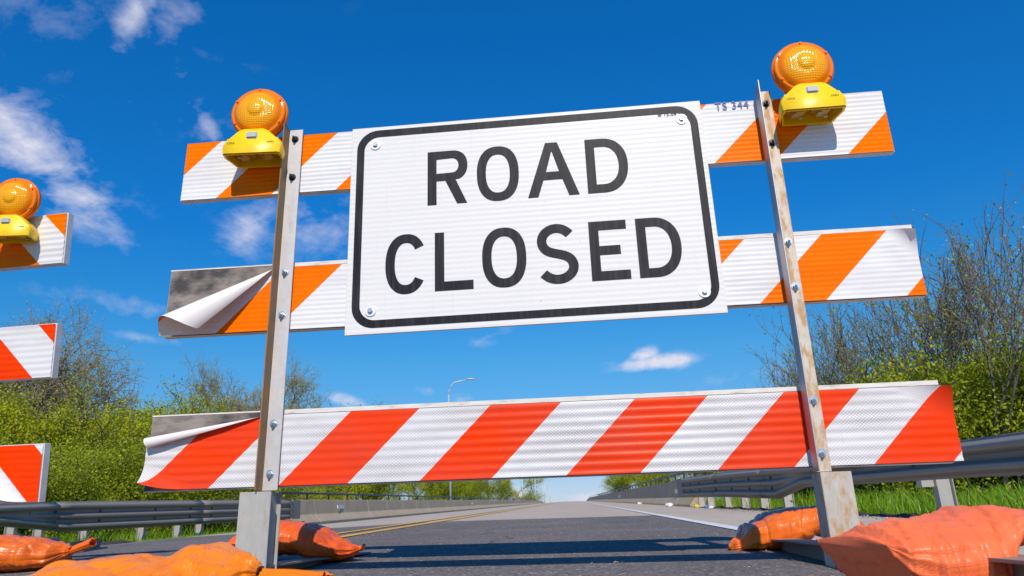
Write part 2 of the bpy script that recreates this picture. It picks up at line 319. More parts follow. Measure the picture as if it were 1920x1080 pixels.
def f_asphalt(t, b):
    o = objc(t); g = noi(t, o, 0.6, 4); ag = N(t, 'ShaderNodeTexVoronoi'); ag.inputs['Scale'].default_value = 110; t.links.new(o, ag.inputs[0])
    s = N(t, 'ShaderNodeSeparateColor'); t.links.new(ag.outputs['Color'], s.inputs[0])
    base = mixc(t, g, (0.135, 0.119, 0.113), (0.190, 0.168, 0.158))
    base = mixc(t, mth(t, 'MULTIPLY', s.outputs[0], 0.5), base, (0.27, 0.24, 0.225))
    base = mixc(t, mth(t, 'MULTIPLY', mth(t, 'GREATER_THAN', s.outputs[2], 0.72), 0.7), base, (0.075, 0.068, 0.068))
    base = mixc(t, mth(t, 'GREATER_THAN', s.outputs[1], 0.97), base, (0.42, 0.385, 0.36))
    # wheel paths, oil drips and patches
    sx = N(t, 'ShaderNodeSeparateXYZ'); t.links.new(o, sx.inputs[0]); xr = mth(t, 'SUBTRACT', sx.outputs[0], mth(t, 'MULTIPLY', sx.outputs[1], 0.068))
    wp = mth(t, 'ABSOLUTE', mth(t, 'SUBTRACT', mth(t, 'ABSOLUTE', mth(t, 'ADD', xr, 0.35)), 0.75)); wpf = ramp(t, wp, [(0.0, 1.0), (0.38, 0.0)])
    wear = noi(t, scaled(t, o, (3.0, 0.25, 1)), 1.0, 5)
    base = mixc(t, mth(t, 'MULTIPLY', mth(t, 'MULTIPLY', wpf, wear), 0.45), base, (0.11, 0.10, 0.098))
    oil = noi(t, o, 2.3, 6, 0.7); base = mixc(t, mth(t, 'MULTIPLY', ramp(t, oil, [(0.60, 0.0), (0.70, 1.0)]), 0.45), base, (0.085, 0.078, 0.076))
    dust = noi(t, o, 1.1, 5, 0.6); base = mixc(t, mth(t, 'MULTIPLY', ramp(t, dust, [(0.52, 0.0), (0.75, 1.0)]), 0.35), base, (0.36, 0.32, 0.28))
    cr = N(t, 'ShaderNodeTexVoronoi', feature='DISTANCE_TO_EDGE'); cr.inputs['Scale'].default_value = 0.45; wv = vmath(t, 'ADD', o, None)
    nz = N(t, 'ShaderNodeTexNoise'); nz.inputs['Scale'].default_value = 1.9; nz.inputs['Detail'].default_value = 6; t.links.new(o, nz.inputs[0]); t.links.new(nz.outputs['Color'], wv.inputs[1]); t.links.new(wv.outputs[0], cr.inputs['Vector'])
    crm = mth(t, 'MULTIPLY', mth(t, 'LESS_THAN', cr.outputs[0], 0.006), ramp(t, g, [(0.42, 0.0), (0.52, 1.0)]))
    base = mixc(t, mth(t, 'MULTIPLY', crm, 0.8), base, (0.045, 0.042, 0.042))
    setc(t, b, base, 0.92, 0, 0.15); bump(t, b, mth(t, 'SUBTRACT', ag.outputs['Distance'], crm), 0.8, 0.004)
m_asph = mat('asphalt', f_asphalt)
def f_conc(c1, c2, sc_=1.0):
    def f(t, b):
        o = objc(t); g = noi(t, o, 0.9 * sc_, 6, 0.65); h = noi(t, o, 60, 4, 0.7); st = noi(t, scaled(t, o, (2.5, 2.5, 0.5)), 3, 6, 0.65)
        col = mixc(t, ramp(t, g, [(0.3, 0.0), (0.7, 1.0)]), c1, c2)
        col = mixc(t, mth(t, 'MULTIPLY', mth(t, 'SUBTRACT', st, 0.5, clamp=True), 1.5, clamp=True), col, tuple(x * 0.55 for x in c1))
        col = mixc(t, mth(t, 'MULTIPLY', h, 0.25), col, tuple(x * 0.7 for x in c2))
        setc(t, b, col, 0.9, 0, 0.15); bump(t, b, h, 0.5, 0.003)
    return f
m_deck = mat('deck_concrete', f_conc((0.44, 0.365, 0.295), (0.56, 0.47, 0.38)))
m_shoulder = mat('shoulder_concrete', f_conc((0.48, 0.40, 0.32), (0.58, 0.49, 0.39), 2))
m_parapet = mat('parapet_concrete', f_conc((0.42, 0.34, 0.235), (0.53, 0.44, 0.32)))
def f_paint(c):
    def f(t, b):
        o = objc(t); n_ = noi(t, o, 25, 5, 0.7); w = ramp(t, n_, [(0.34, 0.0), (0.46, 1.0)])
        setc(t, b, mixc(t, w, (0.22, 0.20, 0.18), c), 0.6)
    return f
m_ypaint = mat('yellow_paint', f_paint((0.80, 0.45, 0.03))); m_wpaint = mat('white_paint', f_paint((0.78, 0.78, 0.76)))
def f_soil(t, b):
    o = objc(t); g = noi(t, o, 0.35, 6, 0.65); h = noi(t, o, 9, 5, 0.7)
    col = mixc(t, g, (0.055, 0.095, 0.012), (0.12, 0.145, 0.03)); col = mixc(t, mth(t, 'MULTIPLY', mth(t, 'SUBTRACT', h, 0.5, clamp=True), 2.5), col, (0.16, 0.12, 0.07))
    setc(t, b, col, 0.95); bump(t, b, h, 1.0, 0.05)
m_soil = mat('verge_soil', f_soil)
def f_berm(t, b):
    o = objc(t); h = noi(t, o, 14, 6, 0.7); setc(t, b, ramp(t, h, [(0.35, (0.018, 0.014, 0.012)), (0.7, (0.10, 0.085, 0.075))]), 0.9); bump(t, b, h, 1.0, 0.03)
m_berm = mat('dirt_berm', f_berm)
def f_leaf(cols, trans=0.35):
    def f(t, b):
        a = N(t, 'ShaderNodeAttribute', attribute_name='rnd'); oi = N(t, 'ShaderNodeObjectInfo')
        x = mth(t, 'ADD', mth(t, 'MULTIPLY', a.outputs['Fac'], 0.62), mth(t, 'MULTIPLY', oi.outputs['Random'], 0.38))
        col = ramp(t, x, [(i / (len(cols) - 1), c) for i, c in enumerate(cols)])
        setc(t, b, col, 0.5, 0, 0.35)
        tr = N(t, 'ShaderNodeBsdfTranslucent'); t.links.new(col, tr.inputs[0]); mx = N(t, 'ShaderNodeMixShader'); mx.inputs[0].default_value = trans
        out = t.nodes['Material Output']; t.links.new(b.outputs[0], mx.inputs[1]); t.links.new(tr.outputs[0], mx.inputs[2]); t.links.new(mx.outputs[0], out.inputs[0])
    return f
m_leaf = mat('spring_leaves', f_leaf([(0.16, 0.20, 0.003), (0.33, 0.38, 0.004), (0.48, 0.52, 0.005), (0.62, 0.56, 0.008)]))
m_leaf_y = mat('pale_buds', f_leaf([(0.34, 0.31, 0.08), (0.44, 0.39, 0.13), (0.36, 0.42, 0.07), (0.52, 0.45, 0.20)]))
m_leaf_r = mat('young_olive_leaves', f_leaf([(0.14, 0.17, 0.006), (0.24, 0.29, 0.008), (0.36, 0.43, 0.012), (0.46, 0.48, 0.02)]))
m_grass = mat('grass_blades', f_leaf([(0.09, 0.19, 0.006), (0.15, 0.30, 0.008), (0.22, 0.40, 0.010), (0.36, 0.38, 0.08)], 0.3))
def f_bark(c):
    def f(t, b):
        o = objc(t); h = noi(t, scaled(t, o, (6, 6, 1.2)), 4, 5, 0.7); setc(t, b, mixc(t, h, tuple(x * 0.6 for x in c), tuple(x * 1.4 for x in c)), 0.9)
    return f
m_bark = mat('dark_bark', f_bark((0.105, 0.080, 0.06))); m_bark2 = mat('grey_bark', f_bark((0.17, 0.135, 0.115))); m_bark3 = mat('pale_bark', f_bark((0.26, 0.21, 0.16)))
m_lampgrey = mat('lamp_pole_grey', lambda t, b: setc(t, b, (0.55, 0.57, 0.60), 0.45, 0.3))
m_refl = mat('reflector_white', lambda t, b: setc(t, b, (0.75, 0.77, 0.80), 0.3))
m_litter = mat('litter_white', lambda t, b: setc(t, b, (0.75, 0.75, 0.75), 0.6)); m_litter_b = mat('litter_blue', lambda t, b: setc(t, b, (0.10, 0.22, 0.60), 0.4)); m_litter_y = mat('litter_yellow', lambda t, b: setc(t, b, (0.65, 0.55, 0.08), 0.5))

# ------------------------------------------------------------------ ground
def xc(Y): return -1.75 + 0.068 * max(Y, -30)
CREST = 150.0
def prof(Y):
    if Y < CREST: return 0.018 * max(Y, -30)
    d = Y - CREST; return 0.018 * CREST + 0.018 * d - 0.00022 * d * d if d < 160 else 0.018 * CREST + 0.018 * 160 - 0.00022 * 25600 - 0.0524 * (d - 160)
def gz(X, Y): d = abs(X - xc(Y)); return CZ - 0.170 + prof(Y) - 0.016 * d - 0.030 * max(0, d - 2.9)
def grid(name, xs_fn, ys, mat_, dz=0.0, nx=2, kind='structure', extra=None):
    vs = []; fs = []
    for Y in ys:
        x0, x1 = xs_fn(Y)
        for i in range(nx + 1):
            X = x0 + (x1 - x0) * i / nx
            if extra: vs.append((X, Y, extra(X, Y)))
            else: vs.append((X, Y, gz(X, Y) + dz))
    n = nx + 1
    for j in range(len(ys) - 1):
        for i in range(nx): fs.append((j * n + i, j * n + i + 1, (j + 1) * n + i + 1, (j + 1) * n + i))
    o = mesh_obj(name, vs, fs, mat_, smooth=True)
    if kind: o['kind'] = kind
    return o
def yr(a, b, step, far=None):
    out = []; y = a
    while y < b: out.append(y); y += step * max(1, abs(y) / 12)
    out.append(b); return out
JOIN = 9.2
ys_near = yr(-30, -4, 2) + yr(-3.9, JOIN, 0.4); ys_far = yr(JOIN, 300, 0.8)
def left_edge(Y): return xc(Y) - (3.0 + 0.0 * Y)
grid('road', lambda Y: (xc(Y) - 3.15 - max(0, Y - 5) * 0.0, 0.98 + 0.068 * Y + 0.06), ys_near, m_asph, 0.0, 24)
grid('bridge_deck', lambda Y: (xc(Y) - 5.75, xc(Y) + 5.35), ys_far, m_deck, -0.001, 24)
grid('shoulder', lambda Y: (0.98 + 0.068 * Y + 0.06, xc(Y) + 5.35 - max(0, 9 - Y) * 0.10), ys_near, m_shoulder, -0.001, 8)
grid('shoulder_left', lambda Y: (xc(Y) - 3.55, xc(Y) - 3.15), ys_near, m_berm, -0.012, 2)
grid('edge_line', lambda Y: (0.98 + 0.068 * Y - 0.05, 0.98 + 0.068 * Y + 0.05), ys_near + ys_far[1:], m_wpaint, 0.005, 1)
for k, dx in enumerate((-0.14, 0.14)):
    o = grid('centre_line', lambda Y: (xc(Y) + dx - 0.05, xc(Y) + dx + 0.05), ys_near + ys_far[1:], m_ypaint, 0.005, 1)
def terr(X, Y):
    d = abs(X - xc(Y)); road = gz(X, Y) - 0.05
    base = CZ - 0.62 + 0.05 * noise.noise((X * 0.1, Y * 0.1, 0))
    lim = 5.3 if Y > 8 else 5.6
    side = CZ - 0.170 + 0.5 * prof(Y) - 0.25 if Y < 40 else base
    if d < lim: return road - 0.02
    k = min(1, (d - lim) / (3 + 0.02 * max(Y, 0))); k = k * k * (3 - 2 * k)
    k2 = min(1, max(0, (Y - 26) / 14)); side = CZ - 0.30 + 0.35 * min(0.02 * max(Y, 0), 0.4)
    base = side * (1 - k2) + base * k2
    return road * (1 - k) + base * k + 0.03 * noise.noise((X * 0.9, Y * 0.9, 3)) * k
xs_t = sorted(set([-2500, -800, -300, -120, -60] + [round(-40 + i * 0.8, 2) for i in range(101)] + [60, 120, 300, 800, 2500]))
ys_t = [-2500, -500, -100, -40] + yr(-20, 300, 0.8) + [500, 1000, 2500]
vs_ = [(X + (0.068 * min(Y, 300) if abs(X) < 200 and Y > 0 else 0), Y, 0) for Y in ys_t for X in xs_t]
vs_ = [(X, Y, terr(X, Y) if Y < 300 else terr(X, 300.0) - 3) for X, Y, _ in vs_]
n_ = len(xs_t)
terrain = mesh_obj('ground', vs_, [(j * n_ + i, j * n_ + i + 1, (j + 1) * n_ + i + 1, (j + 1) * n_ + i) for j in range(len(ys_t) - 1) for i in range(n_ - 1)], m_soil, smooth=True)
terrain['kind'] = 'structure'

# lumpy dirt berm under the right guardrail and along the left road edge
def berm(name, path, w, h, label):
    vs = []; fs = []; n = 7
    for i, (x, y) in enumerate(path):
        for j in range(n):
            a = j / (n - 1) * 2 - 1; wob = 0.6 + 0.8 * noise.noise((x * 2.1, y * 2.1, 5)) ; k = 1 + 0.5 * noise.noise((x * 7, y * 7, j))
            X = x + a * w * (0.8 + 0.3 * noise.noise((y * 3, a, 2))); vs.append((X, y, gz(x, y) - 0.02 + (1 - a * a) * h * k * wob))
    for i in range(len(path) - 1):
        for j in range(n - 1): fs.append((i * n + j, i * n + j + 1, (i + 1) * n + j + 1, (i + 1) * n + j))
    o = mesh_obj(name, vs, fs, m_berm, smooth=True); tag(o, kind='structure'); return o
berm('dirt_berm', [(3.62 + 0.03 * y, y) for y in np.arange(2.5, 18, 0.06)], 0.26, 0.075, '')
berm('asphalt_kerb', [(xc(y) - 3.35, y) for y in np.arange(4.0, 9.0, 0.15)], 0.16, 0.06, '')

# ------------------------------------------------------------------ parapets
def parapet(name, x0, y0, y1, zb, zt, side, label, first_end):
    """x0: base edge facing the road at y0; follows the road direction. side=+1 the wall body lies to +x"""
    root = empty(name, (x0, y0, CZ + zb)); tag(root, label, 'bridge wall')
    prof_ = [(0.0, -0.10), (0.0, 0.05), (0.18, 0.27), (0.23, None), (0.40, None), (0.46, -0.10)]
    L = 3.05; y = y0; i = 0; H = zt - zb; panel_ys = []
    while y < y1:
        Lp = L if y < 90 else 18.0
        ya, yb = y + 0.010, min(y + Lp, y1) - 0.010; mb = MB(); rr = []
        steps = 1 if y < CREST - 20 else 5
        for s in range(steps + 1):
            Y = ya + (yb - ya) * s / steps; X = x0 + 0.068 * (Y - y0); zz = CZ + zb + (prof(Y) - prof(y0))
            rr.append([(X + side * px - x0, Y - y0, zz + (pz if pz is not None else H) - (CZ + zb)) for px, pz in prof_])
        mb.rings(rr); o = mb.obj('panel', m_parapet, root, bevel=0.012, segs=1)
        y += Lp; i += 1
    # pipe railing
    m = MB(); pts = []
    for Y in yr(y0 + 0.4, y1, 2.0): pts.append((side * 0.29 + 0.068 * (Y - y0), Y - y0, H + prof(Y) - prof(y0) + 0.19))
    m.tube(pts, 0.034, 8); m.obj('handrail', m_pipe, root, smooth=True)
    Y = y0 + 0.6; me = None
    while Y < min(y1, 110):
        X = side * 0.31 + 0.068 * (Y - y0)
        if me is None:
            mb = MB().box(-0.02, 0.02, -0.035, 0.035, -0.16, 0.0).box(-0.05, 0.05, -0.06, 0.06, -0.19, -0.16); o = mb.obj('rail_post', m_pipe, root); me = o.data
        else: o = bpy.data.objects.new('rail_post', me); COL.objects.link(o); o.parent = root
        o.location = (X, Y - y0, H + prof(Y) - prof(y0) + 0.165); Y += 2.05
    return root
def plaque(root, Y, y0, z, side, w=0.30, h=0.16):
    X = 0.068 * (Y - y0) + side * 0.195; mb = MB().box(-0.012, 0.012, -w / 2, w / 2, -h / 2, h / 2)
    o = mb.obj('reflector', m_refl, root, bevel=0.004); o.location = (X - side * 0.02, Y - y0, z + prof(Y) - prof(y0))
zlb, zlt = 0.055, 0.74
lw = parapet('parapet_wall', -6.36, 20.6, 250, zlb - 0.01, zlt, -1, 'long beige concrete wall with dark pipe rail along the left side of the bridge', 0)
plaque(lw, 26.2, 20.6, 0.46, -1, 1.0, 0.11); plaque(lw, 60, 20.6, 0.42, -1, 1.2, 0.14); plaque(lw, 105, 20.6, 0.42, -1, 1.4, 0.14)
rw = parapet('parapet_wall', 4.46, 20.6, 250, 0.06, 0.83, 1, 'shaded concrete wall with pipe rail rising along the right side of the bridge', 0)
plaque(rw, 24.3, 20.6, 0.44, 1, 0.5, 0.13); plaque(rw, 55, 20.6, 0.42, 1, 1.2, 0.14)
mb = MB().box(-0.01, 0.01, -0.07, 0.07, -0.2, 0.2); o = mb.obj('drain_slot', m_pipe, rw); o.location = (0.17, 1.9, 0.56)

# ------------------------------------------------------------------ guardrails
def wprof(th):
    """th=0: W beam, th=1: thrie beam. list of (out, z) with z=0 at the top; out = towards the road"""
    H = 0.312 + th * (0.506 - 0.312); n = 41; pr = []
    for i in range(n):
        s = i / (n - 1); w2 = 0.5 - 0.5 * math.cos(2 * math.pi * s * 2); w3 = 0.5 - 0.5 * math.cos(2 * math.pi * s * 3)
        w = w2 * (1 - th) + w3 * th; w = max(0, min(1, (w - 0.5) * 1.5 + 0.5))
        pr.append((0.083 * w, -H * s))
    return pr
def beam(name, pts, root, org, side, parts_at):
    """pts: (x, y, ztop, th); splits the beam in panels at the given indices; side=+1 -> the road lies to +x"""
    def ringat(p, d):
        nrm = Vector((-d.y, d.x, 0)) * (1 if (-d.y * side) > 0 else -1); pr = wprof(p[3])
        f = [Vector((p[0], p[1], p[2] + z)) + nrm * o_ for o_, z in pr]; bk = [q - nrm * 0.005 for q in f][::-1]
        return [v - org for v in f + bk]
    P = [Vector((p[0], p[1], 0)) for p in pts]; rings = []
    for i in range(len(pts)):
        d = (P[min(i + 1, len(P) - 1)] - P[max(i - 1, 0)]).normalized(); rings.append(ringat(pts[i], d))
    idx = [0] + parts_at + [len(pts) - 1]
    for a, b_ in zip(idx[:-1], idx[1:]):
        rs = rings[a:b_ + 1]
        mb = MB().rings(rs); mb.obj('rail_panel', m_rail, root, smooth=True)
def dens(pts, step=0.35):
    out = []
    for a, b_ in zip(pts[:-1], pts[1:]):
        L = math.hypot(a[0] - b_[0], a[1] - b_[1]); n = max(1, int(L / step))
        for i in range(n): k = i / n; out.append(tuple(a[j] + (b_[j] - a[j]) * k for j in range(4)))
    out.append(pts[-1]); return out
def post_mesh(h):
    mb = MB(); w, d, tk = 0.10, 0.155, 0.008          # I section, flanges facing the road (x)
    mb.box(-d / 2, -d / 2 + tk, -w / 2, w / 2, -h, 0).box(d / 2 - tk, d / 2, -w / 2, w / 2, -h, 0).box(-d / 2 + tk, d / 2 - tk, -tk / 2, tk / 2, -h, -0.001)
    return mb
def guardrail(name, pts, side, label, posts, splits, th_end):
    root = empty(name, (pts[0][0], pts[0][1], gz(pts[0][0], pts[0][1]))); org = root.location.copy(); tag(root, label, 'guardrail')
    D = dens(pts); beam('rail', D, root, org, side, splits(D))
    me = None; mb_b = None
    for Y in posts:
        j = min(range(len(D)), key=lambda q: abs(D[q][1] - Y)); x, y, zt_, th = D[j]; x -= side * 0.235
        if me is None:
            o = post_mesh(1.05).obj('post', m_post, root); me = o.data
        else: o = bpy.data.objects.new('post', me); COL.objects.link(o); o.parent = root
        o.location = Vector((x, y, zt_ - 0.03)) - org; o.rotation_euler = (0, 0, -0.06)
        mb = MB(); t = 0.008; hh = 0.34
        mb.box(-0.075, -0.075 + t, -0.05, 0.05, -hh, 0).box(0.075 - t, 0.075, -0.05, 0.05, -hh, 0).box(-0.067, 0.067, -t / 2, t / 2, -hh + 0.001, -0.001)
        b_ = mb.obj('blockout', m_post, root); b_.location = Vector((x + side * 0.153, y, zt_ - 0.035)) - org
        for dz in ((-0.15,) if th < 0.5 else (-0.17, -0.34)):
            mb = MB().tube([(0, 0, 0), (side * 0.016, 0, 0)], 0.022, 6); q = mb.obj('bolt', m_dark, root); q.location = Vector((x + side * 0.245, y, zt_ + dz - (0 if th > 0.5 else 0.006))) - org
    return root
c = CZ
R_pts = [(4.40, 20.9, c + 0.82, 1), (4.26, 16.2, c + 0.72, 1), (4.10, 12.3, c + 0.60, 1), (3.98, 10.8, c + 0.535, 0), (3.86, 8.5, c + 0.495, 0), (3.80, 6.4, c + 0.462, 0), (3.70, 5.4, c + 0.435, 0), (3.55, 3.4, c + 0.40, 0), (3.4, 0.5, c + 0.38, 0), (3.3, -8.0, c + 0.3, 0)]
gr = guardrail('guardrail', R_pts, -1, 'galvanized steel guardrail on the right joining the shaded bridge wall', [19.9, 18.6, 17.0, 15.6, 14.2, 12.6, 9.9, 7.35, 5.3, 3.4, 1.5, -0.5], lambda D: [i for i in range(11, len(D) - 3, 11)], 0)
L_pts = [(-6.30, 21.0, c + 0.735, 1), (-6.82, 18.0, c + 0.69, 1), (-7.86, 13.3, c + 0.612, 1), (-7.78, 11.4, c + 0.53, 0), (-7.75, 9.0, c + 0.47, 0), (-7.7, 5.0, c + 0.42, 0), (-7.6, 0, c + 0.4, 0)]
gl = guardrail('guardrail', L_pts, 1, 'galvanized steel guardrail with thrie beam on the left before the bushes', [19.2, 17.4, 16.6, 15.3, 14.2, 13.1, 12.1, 11.1, 9.2, 7.2, 5.2], lambda D: [i for i in range(11, len(D) - 3, 11)], 0)
# flared end shoe plates bolted to the walls
for root, x, y, z, s in ((gl, -6.30, 21.35, c + 0.735, 1), (gr, 4.42, 21.2, c + 0.82, -1)):
    mb = MB().box(-0.012, 0.012, -0.35, 0.35, -0.50, 0.0); o = mb.obj('end_shoe', m_rail, root, bevel=0.004); o.location = Vector((x + s * 0.05, y, z)) - root.location

# ------------------------------------------------------------------ street lamps
def lamp_post(x, y, h, arm, label, detail=True, zb=None):
    z0 = (CZ + prof(y) - 0.1) if zb is None else zb
    root = empty('street_lamp', (x, y, z0)); tag(root, label, 'street lamp')
    MB().tube([(0, 0, -1.5), (0, 0, h - 1.2)], [0.10, 0.065], 10).obj('pole', m_lampgrey, root, smooth=True)
    pts = []
    for i in range(11):
        a = i / 10 * math.pi / 2; pts.append((arm * 0.55 * (1 - math.cos(a)), 0, h - 1.2 + 1.0 * math.sin(a)))
    pts.append((arm, 0, h - 0.10)); MB().tube(pts, 0.05, 8).obj('arm', m_lampgrey, root, smooth=True)
    mb = MB(); rs = []
    for i in range(7):
        s = i / 6; w = 0.16 * math.sin(math.pi * (0.15 + 0.8 * s)); hh = 0.10 * math.sin(math.pi * (0.15 + 0.75 * s))
        rs.append([(arm - 0.1 + 0.85 * s, w * math.cos(t), h - 0.06 + hh * math.sin(t) * (1 if math.sin(t) > 0 else 0.45)) for t in [2 * math.pi * j / 10 for j in range(10)]])
    mb.rings(rs).obj('lamp_head', m_lampgrey, root, smooth=True)
    return root
lamp_post(-5.54, 60, 10.25, 1.5, 'grey street lamp with curved arm standing behind the left bridge wall', zb=CZ + 0.75)
for x, y, lb, h in ((0.3, 175, 'hazy distant lamp pole, first right of the left tree line', 9.5), (3.6, 195, 'hazy distant lamp pole, second from the left tree line', 9), (6.4, 215, 'hazy distant lamp pole, third from the left tree line', 9.5), (8.6, 235, 'hazy distant lamp pole nearest the road crest', 9)):
    r_ = lamp_post(x, y, h, -1.2, lb, zb=CZ + 0.018 * 150 - 0.4)

# ------------------------------------------------------------------ barricade frames
class Frame:
    def __init__(s, O, A, B):
        s.O = Vector(O); s.A = Vector(A).normalized(); s.B = Vector(B); s.B -= s.A * s.B.dot(s.A); s.B.normalize(); s.N = s.A.cross(s.B) * -1   # away from the viewer
        s.M = Matrix(((s.A.x, s.N.x, s.B.x, 0), (s.A.y, s.N.y, s.B.y, 0), (s.A.z, s.N.z, s.B.z, 0), (0, 0, 0, 1)))
    def mat(s, u, t, z): p = s.O + s.A * u + s.N * t + s.B * z + Vector((0, 0, CZ)); m = s.M.copy(); m.translation = p; return m
F1 = Frame((-0.5591, 2.3295, 0), (0.9966, -0.0815, -0.0136), (0.0160, 0.0281, 1.0))
F2 = Frame((-1.9452, 3.0914, 0.0241), (0.9873, -0.1585, -0.0153), (0.0050, -0.067, 1.0))
ZB = 0.175
def curl_pt(u, v, curls):
    t = 0.0
    for (u0, v0), ang, sgn, r0, k in curls:
        d = (math.cos(R(ang)), math.sin(R(ang))); n = (-d[1] * sgn, d[0] * sgn)
        ru, rv = u - u0, v - v0; a = ru * d[0] + rv * d[1]; s = ru * n[0] + rv * n[1]
        if s > 0 and a > -0.02:
            r = r0 + k * max(a, 0); th = s / r; s2 = r * math.sin(th); t -= r * (1 - math.cos(th))
            u = u0 + d[0] * a + n[0] * s2; v = v0 + d[1] * a + n[1] * s2
    return u, v, t
def sheet(parent, u0, u1, z0, z1, mat_, curls=(), ripple=0.0008, period=0.026, nu=150, nv=56, t0=-0.0035, off=ZB, puff=()):
    vs = []; uv = []; fs = []
    for j in range(nv + 1):
        for i in range(nu + 1):
            u = u0 + (u1 - u0) * i / nu; v = z0 + (z1 - z0) * j / nv
            uu, vv, t = curl_pt(u, v, curls)
            fl = 1.0 if t == 0 else 0.0
            amp = ripple * (0.35 + 1.1 * max(0, 0.5 + noise.noise((u * 1.7, v * 2 + z0 * 9, 1.0)))) * fl
            t += amp * math.sin(2 * math.pi * v / period) + 0.0011 * noise.noise((u * 9, v * 16, z0)) * fl
            for (pu, pv, rr, am) in puff:
                q = ((u - pu) ** 2 + (v - pv) ** 2) / rr ** 2
                t -= am * math.exp(-q * 2.2)
            vs.append((uu, t0 + t, vv + off)); uv.append((u, v))
    for j in range(nv):
        for i in range(nu):
            a = j * (nu + 1) + i; fs.append((a, a + 1, a + nu + 2, a + nu + 1))
    return mesh_obj('sheeting', vs, fs, mat_, parent, smooth=True, uv=uv)
def rail_board(root, u0, u1, z0, z1, th, front, edge, off=ZB):
    mb = MB().box(u0, u1, 0, th, z0 + off, z1 + off); o = mb.obj('rail', [front, edge], root, bevel=0.0015, segs=1)
    o.data.polygons.foreach_set('material_index', [0 if p.normal.y < -0.9 else 1 for p in o.data.polygons]); return o
def cap_strip(rail, u0, u1, z1, th, h, off=ZB):
    MB().box(u0, u1, -0.0012, th + 0.001, z1 + off - h, z1 + off + 0.0015).obj('cap_strip', m_edge, rail)
def hexbolt(parent, u, z, t, mat_=m_zinc, r=0.011, off=ZB, stem=0.028):
    mb = MB(); mb.tube([(0, 0, 0), (0, -0.0025, 0)], r * 1.5, 14); mb.tube([(0, -0.0026, 0), (0, -0.011, 0)], r, 6)
    mb.tube([(0, -0.0112, 0), (0, -stem, 0)], r * 0.45, 8)
    o = mb.obj('bolt', mat_, parent); o.location = (u, t, z + off); return o

U0, U1 = -0.6244, 1.8247; H_ = 0.233
zt, zm, zb_ = 1.3487, 0.8501, 0.3514
bar1 = empty('road_barricade', mat=F1.mat(0, 0, -ZB)); tag(bar1, 'three rail orange and white barricade whose left sheeting is peeling, carrying the road closed sign', 'barricade')
r1 = rail_board(bar1, U0, U1, zt - H_, zt, 0.022, m_plastic_rail, m_plastic_rail)
sheet(r1, U0 + 0.002, U1 - 0.002, zt - H_ + 0.003, zt - 0.002, m_sh_top, ripple=0.0007, period=0.0165, nv=70)
r2 = rail_board(bar1, U0, U1, zm - H_, zm + 0.004, 0.024, m_board, m_edge)
sheet(r2, U0 - 0.004, U1 + 0.001, zm - H_ + 0.004, zm - 0.010, m_sh_mid, nu=260, nv=80, ripple=0.0006, period=0.0165,
      curls=[((-0.250, 0.834), 217.0, -1, 0.004, 0.172), ((1.70, 0.852), -42, 1, 0.05, 0.05)], puff=[(1.75, 0.80, 0.05, 0.006)])
cap_strip(r2, U0 - 0.0005, -0.26, zm + 0.004, 0.024, 0.003); cap_strip(r2, -0.2599, U1 + 0.0005, zm + 0.004, 0.024, 0.012)
r3 = rail_board(bar1, U0, U1 - 0.022, zb_ - H_, zb_ + 0.004, 0.024, m_board, m_edge)
sheet(r3, U0 - 0.006, U1 + 0.002, zb_ - H_ + 0.004, zb_ - 0.010, m_sh_bot, nu=300, nv=84, ripple=0.00095,
      curls=[((-0.25, 0.3345), 190.5, -1, 0.004, 0.036), ((-0.44, 0.116), 154, 1, 0.055, 0.0), ((1.66, 0.347), -38, 1, 0.10, 0.05)])
cap_strip(r3, U0 - 0.0005, -0.26, zb_ + 0.004, 0.024, 0.003); cap_strip(r3, -0.2599, U1 - 0.0215, zb_ + 0.004, 0.024, 0.012)
# posts: steel angles, the leg on the viewer's left of the flange and pointing at the viewer
def angle_post(root, uL, fw, lw_, z0, z1, leg_mat, fl_mat, leg_top):
    tk = 0.0045
    n = 14; mb = MB()
    fl = MB().box(uL + tk, uL + fw, -0.0125 - tk, -0.0125, z0 + ZB, z1 + ZB).obj('post_flange', fl_mat, root, bevel=0.0012, segs=1)
    mb = MB(); y0_, y1_ = -0.0125 - lw_, -0.0125
    mb.add([(uL, y0_, z0 + ZB), (uL + tk - 0.0004, y0_, z0 + ZB), (uL + tk - 0.0004, y1_, z0 + ZB), (uL, y1_, z0 + ZB),
            (uL, y0_, leg_top + ZB), (uL + tk - 0.0004, y0_, leg_top + ZB), (uL + tk - 0.0004, y1_, z1 + ZB), (uL, y1_, z1 + ZB)],
           [(0, 3, 2, 1), (4, 5, 6, 7), (0, 1, 5, 4), (1, 2, 6, 5), (2, 3, 7, 6), (3, 0, 4, 7)])
    mb.obj('post_leg', leg_mat, root, bevel=0.001, segs=1)
    return fl
fl1 = angle_post(bar1, -0.238, 0.053, 0.052, 0.108, 1.362, m_leg, m_flange, 1.372)
fl2 = angle_post(bar1, 1.404, 0.051, 0.056, 0.105, 1.372, m_leg_r, m_flange_r, 1.386)
for u, fl in ((-0.211, fl1), (1.435, fl2)):
    for z in (1.323, 1.172, 0.817, 0.667, 0.312, 0.158):
        hexbolt(bar1, u, z, -0.0172, m_zinc if z < 0.9 else m_dark, 0.0085, stem=0.022)
